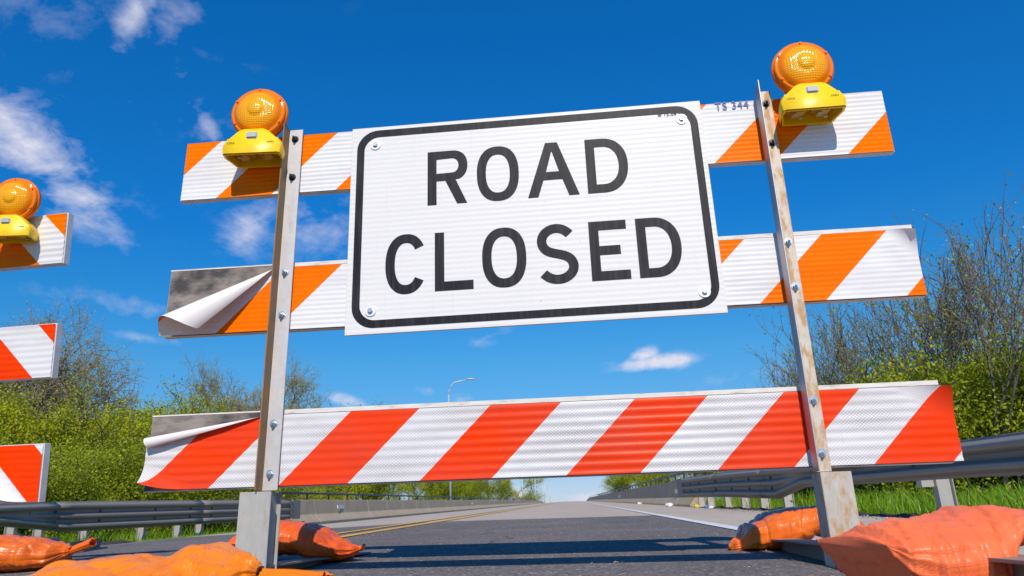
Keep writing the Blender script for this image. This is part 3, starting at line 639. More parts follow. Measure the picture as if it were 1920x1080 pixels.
# sleeves, feet
def sleeve(root, u0, u1, t0, t1, z0, z1, mat_):
    # box section closed by a top plate, +u recess added to shade that side
    k = 0.006; w = 0.012; mb = MB(); P_ = [(u0, t0), (u1, t0), (u1, t0 + k), (u1 - w, t0 + k), (u1 - w, t1 - k), (u1, t1 - k), (u1, t1), (u0, t1)]
    vs = [(x, y, z + ZB) for z in (z0, z1) for x, y in P_]; n = 8
    mb.add(vs, [(i, (i + 1) % n, n + (i + 1) % n, n + i) for i in range(n)] + [(0, 1, 2, 3), (0, 3, 4, 7), (4, 5, 6, 7), (8, 11, 10, 9), (8, 15, 12, 11), (12, 15, 14, 13)])
    mb.obj('base_sleeve', mat_, root, bevel=0.0015, segs=2)
sleeve(bar1, -0.288, -0.190, -0.05, 0.035, -0.19, 0.104, m_sleeve)
sleeve(bar1, 1.412, 1.497, -0.05, 0.035, -0.195, 0.102, m_sleeve_r)
def foot(root, u, half, z0, z1, t_off=0.0, slp=0.018):
    # angle iron skid: flat base strip and upright web
    mb = MB(); tk = 0.006; w = 0.05
    def bx(x0, x1, za, zc):
        a = [(x, y, z + ZB + slp * y) for y in (-half, half) for x, z in ((x0, za), (x1, za), (x1, zc), (x0, zc))]
        mb.add(a, [(0, 1, 2, 3), (7, 6, 5, 4), (0, 4, 5, 1), (1, 5, 6, 2), (2, 6, 7, 3), (3, 7, 4, 0)])
    bx(u - w, u + w, z0, z0 + tk); bx(u - tk / 2, u + tk / 2, z0 + tk + 0.0003, z1 - tk); bx(u - w * 0.9, u + w * 0.9, z1 - tk + 0.0003, z1)
    mb.obj('foot', m_foot, root)
foot(bar1, -0.239, 1.08, -0.172, -0.105); foot(bar1, 1.455, 1.1, -0.182, -0.090)

def text_part(parent, s, size, x, z, t, mat_, name='lettering', bold=0.0, sx=1.0):
    cu = bpy.data.curves.new(name, 'FONT'); cu.body = s; cu.size = size; cu.offset = bold; cu.extrude = 0.0002; cu.space_character = 1.1
    tmp = bpy.data.objects.new(name, cu); COL.objects.link(tmp); dg = bpy.context.evaluated_depsgraph_get()
    me = bpy.data.meshes.new_from_object(tmp.evaluated_get(dg)); bpy.data.objects.remove(tmp)
    me.materials.clear(); me.materials.append(mat_)
    o = bpy.data.objects.new(name, me); COL.objects.link(o); o.parent = parent; o.rotation_euler = (R(90), 0, 0); o.location = (x, t, z); o.scale = (sx, 1, 1); return o
tx = text_part(bar1, 'TS 344', 0.044, 1.267, 1.3185 + ZB, -0.0065, m_blue, bold=0.0003); bpy.context.view_layer.update(); tx.scale = (0.113 / tx.dimensions.x, 1, 1)

# second barricade, mostly beyond the left edge
bar2 = empty('road_barricade', mat=F2.mat(0, 0, -0.15)); tag(bar2, 'second striped barricade cut off by the left edge, its rails ending beside the first', 'barricade')
for z1, m_, pf in ((1.351, m_b2_top, ()), (0.855, m_b2_mid, ()), (0.353, m_b2_bot, ())):
    rr_ = rail_board(bar2, -2.44, 0.0, z1 - H_, z1, 0.034, m_plastic_rail, m_plastic_rail, off=0.15)
    sheet(rr_, -2.438, -0.004, z1 - H_ + 0.004, z1 - 0.003, m_, nu=120, nv=48, off=0.15, ripple=0.0009,
          curls=[((-0.05, z1 - H_ + 0.004), -35 + 180, 1, 0.05, 0.0)] if z1 < 0.5 else ())
for u in (-2.05, -0.415):
    tk = 0.0045
    MB().box(u + tk, u + 0.066, -0.017, -0.0125, 0.26, 1.50).obj('post_flange', m_flange, bar2)
    MB().box(u, u + tk - 0.0005, -0.065, -0.0125, 0.26, 1.51).obj('post_leg', m_leg_r, bar2)
    MB().box(u - 0.04, u + 0.06, -0.05, 0.035, 0.0, 0.255).obj('base_sleeve', m_sleeve, bar2, bevel=0.005)
    mb = MB().box(u - 0.045, u + 0.055, -0.9, 0.9, 0.003, 0.010).box(u + 0.002, u + 0.01, -0.9, 0.9, 0.0103, 0.055); mb.obj('foot', m_foot, bar2)

# ------------------------------------------------------------------ the sign
sg = empty('road_sign', mat=F1.mat(0, -0.0165, 0.5894)); tag(sg, 'large white rectangular sign with black border reading ROAD CLOSED', 'sign')
SR = 0.0068
for_rot = Matrix.Rotation(-SR, 4, 'Y'); SW, SH = 1.219, 0.762
sg.matrix_world = sg.matrix_world @ Matrix.Translation((SW / 2, 0, SH / 2)) @ for_rot @ Matrix.Translation((-SW / 2, 0, -SH / 2))
mb = MB().box(0, SW, 0, 0.009, 0, SH); mb.obj('panel', m_sign, sg, bevel=0.0012, segs=1)
def flat_part(parent, name, loops, mat_, t=-0.0012, depth=0.0003):
    cu = bpy.data.curves.new(name, 'CURVE'); cu.dimensions = '2D'; cu.fill_mode = 'BOTH'; cu.extrude = depth
    for lp in loops:
        sp = cu.splines.new('POLY'); sp.points.add(len(lp) - 1)
        for i, (x, y) in enumerate(lp): sp.points[i].co = (x, y, 0, 1)
        sp.use_cyclic_u = True
    tmp = bpy.data.objects.new(name, cu); COL.objects.link(tmp); dg = bpy.context.evaluated_depsgraph_get()
    me = bpy.data.meshes.new_from_object(tmp.evaluated_get(dg)); bpy.data.objects.remove(tmp)
    me.materials.clear(); me.materials.append(mat_)
    me.transform(Matrix.Rotation(R(90), 4, 'X'))
    o = bpy.data.objects.new(name, me); COL.objects.link(o); o.parent = parent; o.location = (0, t, 0); return o
def rrect(x0, x1, y0, y1, r, n=10):
    out = []
    for cx, cy, a0 in ((x1 - r, y1 - r, 0), (x0 + r, y1 - r, 90), (x0 + r, y0 + r, 180), (x1 - r, y0 + r, 270)):
        for i in range(n + 1): a = R(a0 + 90 * i / n); out.append((cx + r * math.cos(a), cy + r * math.sin(a)))
    return out
flat_part(sg, 'border', [rrect(0.0205, 1.2035, 0.0205, 0.7475, 0.075), rrect(0.0468, 1.1785, 0.0462, 0.7208, 0.052)], m_black)
def oval(cx, cy, a, b, e=2.35, n=56, t0=0, t1=360):
    out = []
    for i in range(n if t1 - t0 == 360 else n + 1):
        t = R(t0 + (t1 - t0) * i / n); c_, s_ = math.cos(t), math.sin(t)
        out.append((cx + a * math.copysign(abs(c_) ** (2 / e), c_), cy + b * math.copysign(abs(s_) ** (2 / e), s_)))
    return out
def letter_O(x0, x1, y0, y1, w=0.0310): 
    cx, cy = (x0 + x1) / 2, (y0 + y1) / 2; return [oval(cx, cy, (x1 - x0) / 2, (y1 - y0) / 2 + 0.002), oval(cx, cy, (x1 - x0) / 2 - w, (y1 - y0) / 2 + 0.002 - w)]
def letter_D(x0, x1, y0, y1, w=0.0310):
    def h(x0, x1, y0, y1, r):
        cx = x1 - r; cy = (y0 + y1) / 2; ht = (y1 - y0) / 2
        return [(x0, y0), *oval(cx, cy, r, ht, 2.2, 30, -90, 90), (x0, y1)]
    r = (x1 - x0) * 0.60
    return [h(x0, x1, y0, y1, r), h(x0 + w, x1 - w, y0 + w, y1 - w, r - w)]
def letter_L(x0, x1, y0, y1, w=0.0315): return [[(x0, y0), (x1, y0), (x1, y0 + w), (x0 + w, y0 + w), (x0 + w, y1), (x0, y1)]]
def letter_E(x0, x1, y0, y1, w=0.0315):
    m = (y0 + y1) / 2; k = w * 0.5
    return [[(x0, y0), (x1, y0), (x1, y0 + w), (x0 + w, y0 + w), (x0 + w, m - k), (x1 - 0.026, m - k), (x1 - 0.026, m + k), (x0 + w, m + k), (x0 + w, y1 - w), (x1 - 0.003, y1 - w), (x1 - 0.003, y1), (x0, y1)]]
def letter_A(x0, x1, y0, y1, w=0.0330):
    cx = (x0 + x1) / 2; ap = 0.0205; H = y1 - y0
    def xl(y): return x0 + (cx - ap - x0) * (y - y0) / H          # outer left edge
    wx = 0.0345; y_b0, y_b1 = y0 + 0.062, y0 + 0.092
    outer = [(x0, y0), (x0 + wx, y0), (xl(y_b0) + wx, y_b0), (2 * cx - xl(y_b0) - wx, y_b0), (x1 - wx, y0), (x1, y0), (cx + ap, y1), (cx - ap, y1)]
    yi = y1 - 0.035
    inner = [(xl(y_b1) + wx, y_b1), (2 * cx - xl(y_b1) - wx, y_b1), (cx + 0.0012, yi), (cx - 0.0012, yi)]
    return [outer, inner]
def letter_R(x0, x1, y0, y1, w=0.0312):
    ym = y1 - 0.1145; r = (y1 - ym) / 2
    bowl = oval(x1 - 0.052, (y1 + ym) / 2, 0.052, r, 2.2, 24, -90, 90)
    lx = x1 - 0.003
    outer = [(x0, y0), (x0 + w, y0), (x0 + w, ym), (x0 + 0.062, ym), (lx - 0.034, y0), (lx, y0), (x0 + 0.097, ym + 0.0035)] + [p for p in bowl if p[0] > x0 + 0.1 or p[1] > ym + 0.02][1:] + [(x0, y1)]
    inner = [(x0 + w, ym + w - 0.003), *oval(x1 - 0.052 - 0.004, (y1 + ym) / 2, 0.052 - w + 0.004, r - w + 0.002, 2.2, 20, -90, 90), (x0 + w, y1 - w + 0.0)]
    return [outer, inner]
def stroke_outline(path, w):
    L, Rr = [], []
    for i, p in enumerate(path):
        a = path[max(i - 1, 0)]; b_ = path[min(i + 1, len(path) - 1)]; dx, dy = b_[0] - a[0], b_[1] - a[1]; l = math.hypot(dx, dy); nx_, ny_ = -dy / l, dx / l
        L.append((p[0] + nx_ * w / 2, p[1] + ny_ * w / 2)); Rr.append((p[0] - nx_ * w / 2, p[1] - ny_ * w / 2))
    return L + Rr[::-1]
def letter_C(x0, x1, y0, y1, w=0.0315):
    cx, cy = (x0 + x1) / 2 + 0.0, (y0 + y1) / 2
    return [stroke_outline(oval(cx, cy, (x1 - x0) / 2 - w / 2, (y1 - y0) / 2 - w / 2 + 0.003, 2.3, 48, 35, 325), w)]
def letter_S(x0, x1, y0, y1, w=0.0312):
    cx = (x0 + x1) / 2; rx = (x1 - x0) / 2 - w / 2; yT = y1 - w / 2 + 0.003; yB = y0 + w / 2 - 0.003; ym = (yT + yB) / 2 - 0.001; a = (yT - ym) / 2; b_ = (ym - yB) / 2; p = []
    for i in range(21): t = R(28 + (250 - 28) * i / 20); p.append((cx + rx * 0.93 * math.cos(t) - 0.001, ym + a + 0.0 + a * math.sin(t)))
    for i in range(21): t = R(70 + (-152 - 70) * i / 20); p.append((cx + rx * math.cos(t), ym - b_ + b_ * math.sin(t)))
    # smooth the joining stretch
    for _ in range(3): p = [p[0]] + [((p[i - 1][0] + 2 * p[i][0] + p[i + 1][0]) / 4, (p[i - 1][1] + 2 * p[i][1] + p[i + 1][1]) / 4) for i in range(1, len(p) - 1)] + [p[-1]]
    return [stroke_outline(p, w)]
r1y, r2y = (0.4410, 0.6440), (0.1318, 0.3376)
for fn, x0, x1, yy in ((letter_R, 0.2720, 0.4110, r1y), (letter_O, 0.4430, 0.5870, r1y), (letter_A, 0.6150, 0.7880, r1y), (letter_D, 0.8160, 0.9560, r1y),
                       (letter_C, 0.1305, 0.2690, r2y), (letter_L, 0.2968, 0.4245, r2y), (letter_O, 0.4545, 0.6000, r2y), (letter_S, 0.6325, 0.7700, r2y), (letter_E, 0.8080, 0.9330, r2y), (letter_D, 0.9608, 1.1010, r2y)):
    flat_part(sg, 'letter', fn(x0, x1, *yy), m_black)
text_part(sg, '\u00a9 12-09', 0.0125, 1.072, 0.7115, -0.0014, m_black, bold=0.0002, sx=1.4)
for u, z in ((0.086, 0.6896), (1.150, 0.6945), (0.0841, 0.0782), (1.1554, 0.0723)):
    mb = MB(); mb.tube([(0, 0, 0), (0, -0.0025, 0)], 0.0185, 24); w_ = mb.obj('washer', m_washer, sg, smooth=False); w_.location = (u, -0.001, z)
    mb = MB().tube([(0, 0, 0), (0, -0.007, 0)], 0.0088, 6); b_ = mb.obj('bolt', m_zinc, w_, bevel=0.001, segs=1); b_.location = (0, -0.0026, 0)

# ------------------------------------------------------------------ warning lights
def warning_light(frame, u, zc, tilt=0.0, yaw=0.0, label='', dx=0.0):
    """origin at the middle of the case's underside against the rail"""
    root = empty('warning_light', mat=frame.mat(u, -0.006, zc - 0.187) @ Matrix.Rotation(yaw, 4, 'Z')); tag(root, label, 'warning light', 'amber warning lights on the barricades')
    # battery case: hollow shell, open below; profile in x-z, depth in y
    def outline(s):   # case outline seen from the front
        pts = [(-0.100, 0.0), (-0.104, 0.030), (-0.096, 0.052), (-0.052, 0.092), (-0.034, 0.100), (0.034, 0.100), (0.052, 0.092), (0.096, 0.052), (0.104, 0.030), (0.100, 0.0)]
        return [(x * s, z) for x, z in pts]
    ys = [-0.006, -0.012, -0.085, -0.104, -0.112]; sc_ = [0.80, 0.86, 1.0, 0.985, 0.95]; drop = [0.0, 0.0, 0.0, -0.003, -0.008]
    mb = MB(); rs = [[(x, y, max(0, z + (d if z > 0.05 else 0)) - 0.0) for x, z in outline(s)] for y, s, d in zip(ys, sc_, drop)]
    n = len(rs[0]); b0 = len(mb.v); mb.rings(rs, cap=True, closed=False)
    # inner shell
    rs2 = [[(x * 0.93, y * (0.96) - 0.001, max(0, z * 0.93)) for x, z in r__] for r__, y in (([(p[0], p[2]) for p in rs[i]], ys[i]) for i in (1, 2, 3))]
    mb2 = MB(); mb2.rings(rs2, cap=False, closed=False); mb2.add(rs2[0], [tuple(range(n))]); mb2.add(rs2[-1], [tuple(range(n))[::-1]])
    o = mb.obj('battery_case', m_yellow, root, bevel=0.003, segs=2); o.data.polygons.foreach_set('use_smooth', [True] * len(o.data.polygons))
    rim = MB(); 
    fr = [(-0.080, -0.008), (-0.100, -0.080), (-0.096, -0.106), (0.096, -0.106), (0.100, -0.080), (0.080, -0.008)]
    inn = [(x * 0.93, -0.057 + (y + 0.057) * 0.90) for x, y in fr]
    k_ = len(fr); v_ = [(x, y, -0.002) for x, y in fr] + [(x, y, -0.002) for x, y in inn] + [(x, y, 0.001) for x, y in fr] + [(x, y, 0.006) for x, y in inn]
    f_ = []
    for i in range(k_):
        j = (i + 1) % k_; f_ += [(i, j, k_ + j, k_ + i), (i, 2 * k_ + i, 2 * k_ + j, j), (k_ + i, k_ + j, 3 * k_ + j, 3 * k_ + i)]
    rim.add(v_, f_); rim.obj('case_rim', m_yellow, root)
    MB().add([(x * 0.91, y, 0.060) for x, y in fr] , [tuple(range(k_))[::-1]]).add([(x * 0.92, y * 0.98 - 0.001, z) for z in (0.004, 0.0599) for x, y in fr], [(i, (i + 1) % k_, k_ + (i + 1) % k_, k_ + i) for i in range(k_)]).obj('case_inside', m_yellow, root)
    for s in (-1, 1):
        mb = MB(); cx = s * 0.040
        mb.box(cx - 0.031, cx + 0.031, -0.088, -0.022, 0.010, 0.058); bt = mb.obj('battery', m_batt, root, bevel=0.014, segs=3)
        for q in (-0.013, 0.013): MB().tube([(cx + q, -0.055 + q, 0.010), (cx + q, -0.055 + q, 0.004)], 0.007, 10).obj('terminal', m_zinc, bt)
    mb = MB().box(-0.021, 0.021, -0.118, -0.107, 0.054, 0.080); mb.obj('switch_plate', m_label, root, bevel=0.005, segs=3)
    for s in (-0.075, 0.062): text_part(root, 'OPEN' if s > 0 else 'LOCK', 0.009, s - 0.008, 0.036, -0.1128, m_dark, name='marking')
    # neck
    mb = MB(); mb.tube([(0, -0.058, 0.090), (0, -0.058, 0.104), (0, -0.058, 0.112)], [0.036, 0.031, 0.024], 18); mb.obj('neck', m_rim, root, smooth=True)
    # lens: two domes and a rim
    lr = 0.096; zc_ = 0.180
    mb = MB(); prof_l = [(0.096, 0.0), (0.096, -0.018), (0.090, -0.022), (0.0845, -0.0195), (0.082, -0.026), (0.072, -0.035), (0.055, -0.043), (0.036, -0.048), (0.030, -0.047), (0.026, -0.052), (0.014, -0.0545), (0.0005, -0.055)]
    k = 64
    for sgn, nm in ((1, 'lens'), (-1, 'back_lens')):
        mb = MB(); mb.rings([[(r_ * math.cos(2 * math.pi * j / k), y_ * sgn - 0.001 * sgn, r_ * math.sin(2 * math.pi * j / k)) for j in range(k)] for r_, y_ in prof_l], cap=True)
        o = mb.obj(nm, m_lens, root, smooth=True); o.location = (0, -0.058, zc_)
    mb = MB(); mb.rings([[(r_ * math.cos(2 * math.pi * j / k), y_, r_ * math.sin(2 * math.pi * j / k)) for j in range(k)] for r_, y_ in ((0.094, -0.008), (0.100, -0.007), (0.101, 0.0), (0.100, 0.007), (0.094, 0.008))], cap=False)
    o = mb.obj('lens_rim', m_rim, root, smooth=True); o.location = (0, -0.058, zc_)
    for q in range(6):
        a = R(30 + 60 * q); s_ = MB().tube([(0, 0, 0), (0, -0.004, 0)], 0.004, 8).obj('screw', m_rim, root); s_.location = (0.089 * math.cos(a), -0.058 - 0.0225, zc_ + 0.089 * math.sin(a))
    return root
warning_light(F1, -0.331, 1.411, 0, 0.06, 'amber warning light clamped to the top rail left of the sign')
warning_light(F1, 1.556, 1.421, 0, 0.0, 'amber warning light on the right end of the top rail above the stripes')
warning_light(F2, -0.225, 1.415, 0, 0.22, 'amber warning light cut by the left edge of the picture')

# ------------------------------------------------------------------ sandbags
def interp(tab, s):
    for (a, va), (b_, vb) in zip(tab[:-1], tab[1:]):
        if s <= b_:
            k = max(0, min(1, (s - a) / (b_ - a))); k = k * k * (3 - 2 * k)
            return [x + (y - x) * k for x, y in zip(va, vb)]
    return list(tab[-1][1])
def sandbag(label, loc, yaw, tab, mat_, tie=None, seed=0, wr=1.0, group='orange sandbags weighing down the barricades', ns=210, na=150, tie_a=1.0):
    """tab: (s along, (half width, top z, bottom z, y offset)); s in metres along local x"""
    root = empty('sandbag', loc); root.rotation_euler = (0, 0, yaw); tag(root, label, 'sandbag', group)
    s0, s1 = tab[0][0], tab[-1][0]; vs = []; uv = []; fs = []
    for i in range(ns + 1):
        s = s0 + (s1 - s0) * i / ns; hw, zt_, zb2, yo = interp(tab, s); h = (zt_ - zb2) / 2; cz = (zt_ + zb2) / 2
        for j in range(na):
            a = 2 * math.pi * j / na; ca, sa = math.cos(a), math.sin(a)
            y = yo + hw * math.copysign(abs(ca) ** 0.85, ca); z = cz + h * math.copysign(abs(sa) ** (0.85 if sa > 0 else 0.6), sa)
            p = Vector((s, y, z)); nrm = Vector((0, ca / max(hw, 0.01), sa / max(h, 0.01))).normalized()
            fullness = min(1, h / 0.035)
            d = 0.008 * noise.noise((s * 6 + seed, y * 6, z * 5)) + 0.0030 * noise.noise((s * 19 + seed, y * 15, z * 15))
            # gathered folds running away from the ends
            for e, wgt in ((s1, tie_a), (s0, 0.6)):
                dd = abs(s - e); fold = math.exp(-dd / 0.10)
                q = noise.noise((a * 3.0, seed + e * 5, dd * 5)); q2 = noise.noise((a * 6.5, seed + 4 + e, dd * 8))
                d += wgt * fold * (0.016 * (abs(q) * 2 - 0.4) + 0.007 * q2)
            # diagonal creases
            cr = noise.noise((s * 5 + y * 7 + seed, s * 26 - y * 10, seed * 2.0)); d += 0.005 * (1 - min(1, abs(cr) * 5)) * -1
            rg1 = noise.noise((s * 4 + seed * 3, y * 9 + s * 5, z * 4)); rg2 = noise.noise((s * 11 - y * 6 + seed, y * 16, z * 9))
            d += -0.0055 * max(0, 1 - abs(rg1) * 6) - 0.0018 * max(0, 1 - abs(rg2) * 6) + 0.002
            p += nrm * d * wr * fullness
            vs.append(p); uv.append((s, a * max(hw, 0.03) * 0.9))
    for i in range(ns):
        for j in range(na):
            k = (j + 1) % na; fs.append((i * na + j, i * na + k, (i + 1) * na + k, (i + 1) * na + j))
    fs.append(tuple(range(na))); fs.append(tuple(ns * na + j for j in range(na))[::-1])
    body = mesh_obj('sack', vs, fs, mat_, root, smooth=True, uv=uv)
    bm = bmesh.new(); bm.from_mesh(body.data); bmesh.ops.recalc_face_normals(bm, faces=bm.faces); bm.to_mesh(body.data); bm.free()
    if tie:
        x, y, z, r_ = tie[:4]
        mb = MB(); k = 16; mb.tube([(x + 0.006 * math.sin(4 * math.pi * i / 24), y + r_ * math.cos(2 * math.pi * i / 12), z + r_ * math.sin(2 * math.pi * i / 12)) for i in range(25)], 0.0045, 6); mb.obj('tie', m_tie, root, smooth=True)
        if len(tie) > 4:   # gathered neck spreading like a fan
            tx, tyaw, tlen, tw, tz = tie[4:]; vs = []; fs = []; n1_, n2_ = 14, 60
            for i in range(n1_ + 1):
                q = i / n1_; rad_w = r_ * 0.9 + (tw - r_) * q ** 1.2; rad_h = r_ * 0.9 * (1 - q) + (0.010 + 0.006) * q
                cx_, cy_, cz_ = x + tlen * q * math.cos(tyaw), y + tlen * q * math.sin(tyaw), z + tz * q
                for j in range(n2_):
                    a = 2 * math.pi * j / n2_; pl = 1 + 0.28 * math.sin(a * 11 + seed) + 0.2 * noise.noise((a * 4, q * 3, seed)); jag = 0.012 * noise.noise((a * 9, seed, 1)) if i == n1_ else 0
                    vs.append((cx_ - math.sin(tyaw) * rad_w * math.cos(a) + jag, cy_ + math.cos(tyaw) * rad_w * math.cos(a) , cz_ + rad_h * pl * math.sin(a)))
            for i in range(n1_):
                for j in range(n2_): k = (j + 1) % n2_; fs.append((i * n2_ + j, i * n2_ + k, (i + 1) * n2_ + k, (i + 1) * n2_ + j))
            mesh_obj('neck', vs, fs, mat_, root, smooth=True)
    return root
mb_or = f_bag((1.0, 0.28, 0.0), (0.95, 0.20, 0.0), 0.30, 0.30)
mb_red = f_bag((0.95, 0.155, 0.010), (0.80, 0.095, 0.010), 0.45, 0.3)
mb_sal = f_bag((1.0, 0.20, 0.065), (0.95, 0.15, 0.04), 0.45, 0.25)
mb_rr = f_bag((0.95, 0.20, 0.006), (0.80, 0.12, 0.006), 0.30, 0.6)
g0 = lambda x, y: gz(x, y)
# front left bag: bright orange, draped over the foot, tied at its right end
x, y = -0.75, 1.42
sandbag('glossy bright orange sandbag with tied neck in front of the left post', (x, y, g0(x, y)), 0.02,
        [(-0.24, (0.10, 0.02, 0.0, 0.02)), (-0.17, (0.14, 0.085, 0.0, 0.0)), (-0.05, (0.17, 0.126, 0.0, 0.0)), (0.04, (0.17, 0.128, 0.0, 0.0)), (0.095, (0.15, 0.116, 0.02, 0.0)), (0.17, (0.15, 0.138, 0.02, 0.0)), (0.225, (0.14, 0.120, 0.0, 0.0)), (0.255, (0.10, 0.115, 0.005, -0.04)), (0.285, (0.035, 0.106, 0.060, -0.08)), (0.295, (0.016, 0.098, 0.072, -0.08))],
        mb_or, tie=(0.292, -0.08, 0.079, 0.016, 0.295, -0.10, 0.12, 0.045, -0.012), seed=1)
# rear left bag
x, y = -0.862, 3.00
sandbag('red-orange sandbag behind the left post, its pointed end towards the road', (x, y, g0(x, y)), -0.05,
        [(-0.30, (0.12, 0.02, 0.0, 0)), (-0.2, (0.16, 0.12, 0.0, 0)), (-0.05, (0.17, 0.158, 0.03, 0)), (0.02, (0.16, 0.142, 0.03, 0)), (0.09, (0.15, 0.126, 0.0, -0.02)), (0.16, (0.12, 0.080, 0.0, -0.02)), (0.215, (0.06, 0.055, 0.015, -0.02)), (0.245, (0.02, 0.050, 0.034, -0.02)), (0.26, (0.008, 0.052, 0.042, -0.02))],
        mb_red, tie=(0.252, -0.02, 0.045, 0.009), seed=5)
# rear right bag
x, y = 1.062, 2.98
sandbag('dark orange sandbag behind the right post, sagging to a point on the asphalt', (x, y, g0(x, y)), 0.03,
        [(-0.29, (0.010, 0.022, 0.004, 0.0)), (-0.265, (0.045, 0.045, 0.0, 0.0)), (-0.21, (0.11, 0.105, 0.0, 0)), (-0.12, (0.14, 0.138, 0.0, 0)), (-0.02, (0.135, 0.145, 0.03, 0)), (0.02, (0.13, 0.150, 0.05, 0)), (0.10, (0.14, 0.150, 0.03, 0)), (0.18, (0.12, 0.10, 0.0, 0)), (0.24, (0.05, 0.04, 0.0, 0))],
        mb_rr, tie=(-0.285, 0, 0.012, 0.010), seed=9, tie_a=0.5)
# front right bag
x, y = 0.86, 1.50
sandbag('large salmon woven sandbag slumped over the front of the right foot', (x, y, g0(x, y)), 0.05,
        [(-0.235, (0.145, 0.118, 0.098, 0.03)), (-0.228, (0.145, 0.122, 0.075, 0.02)), (-0.21, (0.155, 0.134, 0.03, 0.0)), (-0.16, (0.17, 0.146, -0.01, 0)), (-0.07, (0.17, 0.147, 0.0, 0)), (0.0, (0.16, 0.166, 0.092, 0.0)), (0.08, (0.16, 0.163, 0.092, 0.0)), (0.20, (0.17, 0.150, 0.085, 0)), (0.32, (0.16, 0.10, 0.0, 0)), (0.40, (0.10, 0.03, 0.0, 0))],
        mb_sal, seed=13, wr=1.15)
# bag at the second barricade
x, y = -2.10, 3.22
sandbag('orange sandbag at the far left with twisted neck pointing up', (x, y, g0(x, y)), 0.0,
        [(-0.42, (0.10, 0.03, 0.0, 0)), (-0.3, (0.15, 0.10, 0.03, 0)), (-0.15, (0.15, 0.115, 0.03, 0)), (-0.02, (0.16, 0.145, 0.0, 0)), (0.10, (0.15, 0.132, 0.0, 0)), (0.18, (0.10, 0.105, 0.015, 0)), (0.22, (0.03, 0.09, 0.05, 0)), (0.23, (0.015, 0.082, 0.060, 0))],
        mb_red if False else mb_rr, tie=(0.228, 0, 0.071, 0.013, 0.23, 0.0, 0.09, 0.028, 0.030), seed=21)

# ------------------------------------------------------------------ vegetation
def rot_about(v, axis, a): return Matrix.Rotation(a, 3, axis) @ v
def grow(seed, height, trunk_h, trunk_r, n0, levels, spread, up, droop=0.0, leaf_n=6, leaf_s=0.07, leaf_r=0.25, kids=(3, 4), stems=1, wig=0.25, shrink=0.66, minlev=2, lean=0.0, rk=0.55, rmin=0.006):
    rg = random.Random(seed); bv = []; bf = []; tips = []
    def tube(p0, p1, r0, r1, n):
        d = (p1 - p0).normalized(); a = d.orthogonal().normalized(); b_ = d.cross(a); k = len(bv)
        for p, r_ in ((p0, r0), (p1, r1)):
            for j in range(n): t = 2 * math.pi * j / n; bv.append(p + (a * math.cos(t) + b_ * math.sin(t)) * r_)
        for j in range(n): q = (j + 1) % n; bf.append((k + j, k + q, k + n + q, k + n + j))
    def rec(p, d, L, r_, lev):
        segs = 4 if lev < 2 else 3; n = 7 if lev == 0 else (5 if lev == 1 else 3); pts = [p]
        for i in range(segs):
            d = (d + Vector((rg.gauss(0, wig), rg.gauss(0, wig), rg.gauss(0, wig * 0.6) + up * 0.12 - droop * lev * 0.05))).normalized()
            p2 = p + d * L / segs; r2 = r_ * (0.90 if lev < levels else 0.75); tube(p, p2, r_, r2, n); p, r_ = p2, r2; pts.append(p)
            if lev >= minlev: tips.append((p.copy(), lev))
            if lev < levels and i >= (1 if lev else 2):
                for _ in range(rg.randint(*kids) - (1 if i < segs - 1 else 0)):
                    ax = d.orthogonal().normalized(); ax = rot_about(ax, d, rg.uniform(0, 2 * math.pi)); nd = rot_about(d, ax, R(spread) * rg.uniform(0.6, 1.25)); nd = (nd + Vector((0, 0, up * 0.3))).normalized()
                    rec(p.copy(), nd, L * shrink * rg.uniform(0.75, 1.15), max(r_ * rk, rmin), lev + 1)
    for s in range(stems):
        a = 2 * math.pi * s / stems + rg.random(); d = Vector((math.cos(a) * (0.35 if stems > 1 else 0.03) + lean, math.sin(a) * (0.35 if stems > 1 else 0.03), 1)).normalized()
        rec(Vector((0.15 * math.cos(a) * (stems > 1), 0.15 * math.sin(a) * (stems > 1), -0.5)), d, trunk_h, trunk_r, 0)
    mz = float(np.percentile(np.array([v.z for v in bv]), 97.5)); k = height / mz
    B = [tuple(v * k) for v in bv]
    tp = np.array([tuple(t[0] * k) for t in tips]) if tips else np.zeros((0, 3))
    r2 = np.random.default_rng(seed); c_ = np.repeat(tp, leaf_n, axis=0) + r2.normal(0, leaf_r, (len(tp) * leaf_n, 3)) * np.array([1, 1, 0.8])
    return B, bf, c_
def leaf_arrays(c_, size, seed, nquad=1):
    r2 = np.random.default_rng(seed + 99); n = len(c_)
    a = r2.normal(size=(n, 3)); a /= np.linalg.norm(a, axis=1)[:, None]; b_ = r2.normal(size=(n, 3)); b_ -= a * (a * b_).sum(1)[:, None]; b_ /= np.linalg.norm(b_, axis=1)[:, None]
    s = size * r2.uniform(0.55, 1.3, n)[:, None]; w = 0.5
    v = np.stack([c_ - a * s, c_ + b_ * s * w, c_ + a * s, c_ - b_ * s * w], 1).reshape(-1, 3)
    f = np.arange(n * 4).reshape(-1, 4); return v, f
def fast_mesh(name, v, f, mat_, rnd=None):
    me = bpy.data.meshes.new(name); n = len(f); me.vertices.add(len(v)); me.vertices.foreach_set('co', np.asarray(v, np.float32).ravel())
    me.loops.add(n * 4); me.loops.foreach_set('vertex_index', np.asarray(f, np.int32).ravel()); me.polygons.add(n)
    me.polygons.foreach_set('loop_start', np.arange(0, n * 4, 4, dtype=np.int32)); me.polygons.foreach_set('loop_total', np.full(n, 4, np.int32)); me.update(calc_edges=True)
    me.materials.append(mat_)
    if rnd is not None: at = me.attributes.new('rnd', 'FLOAT', 'FACE'); at.data.foreach_set('value', np.asarray(rnd, np.float32))
    return me
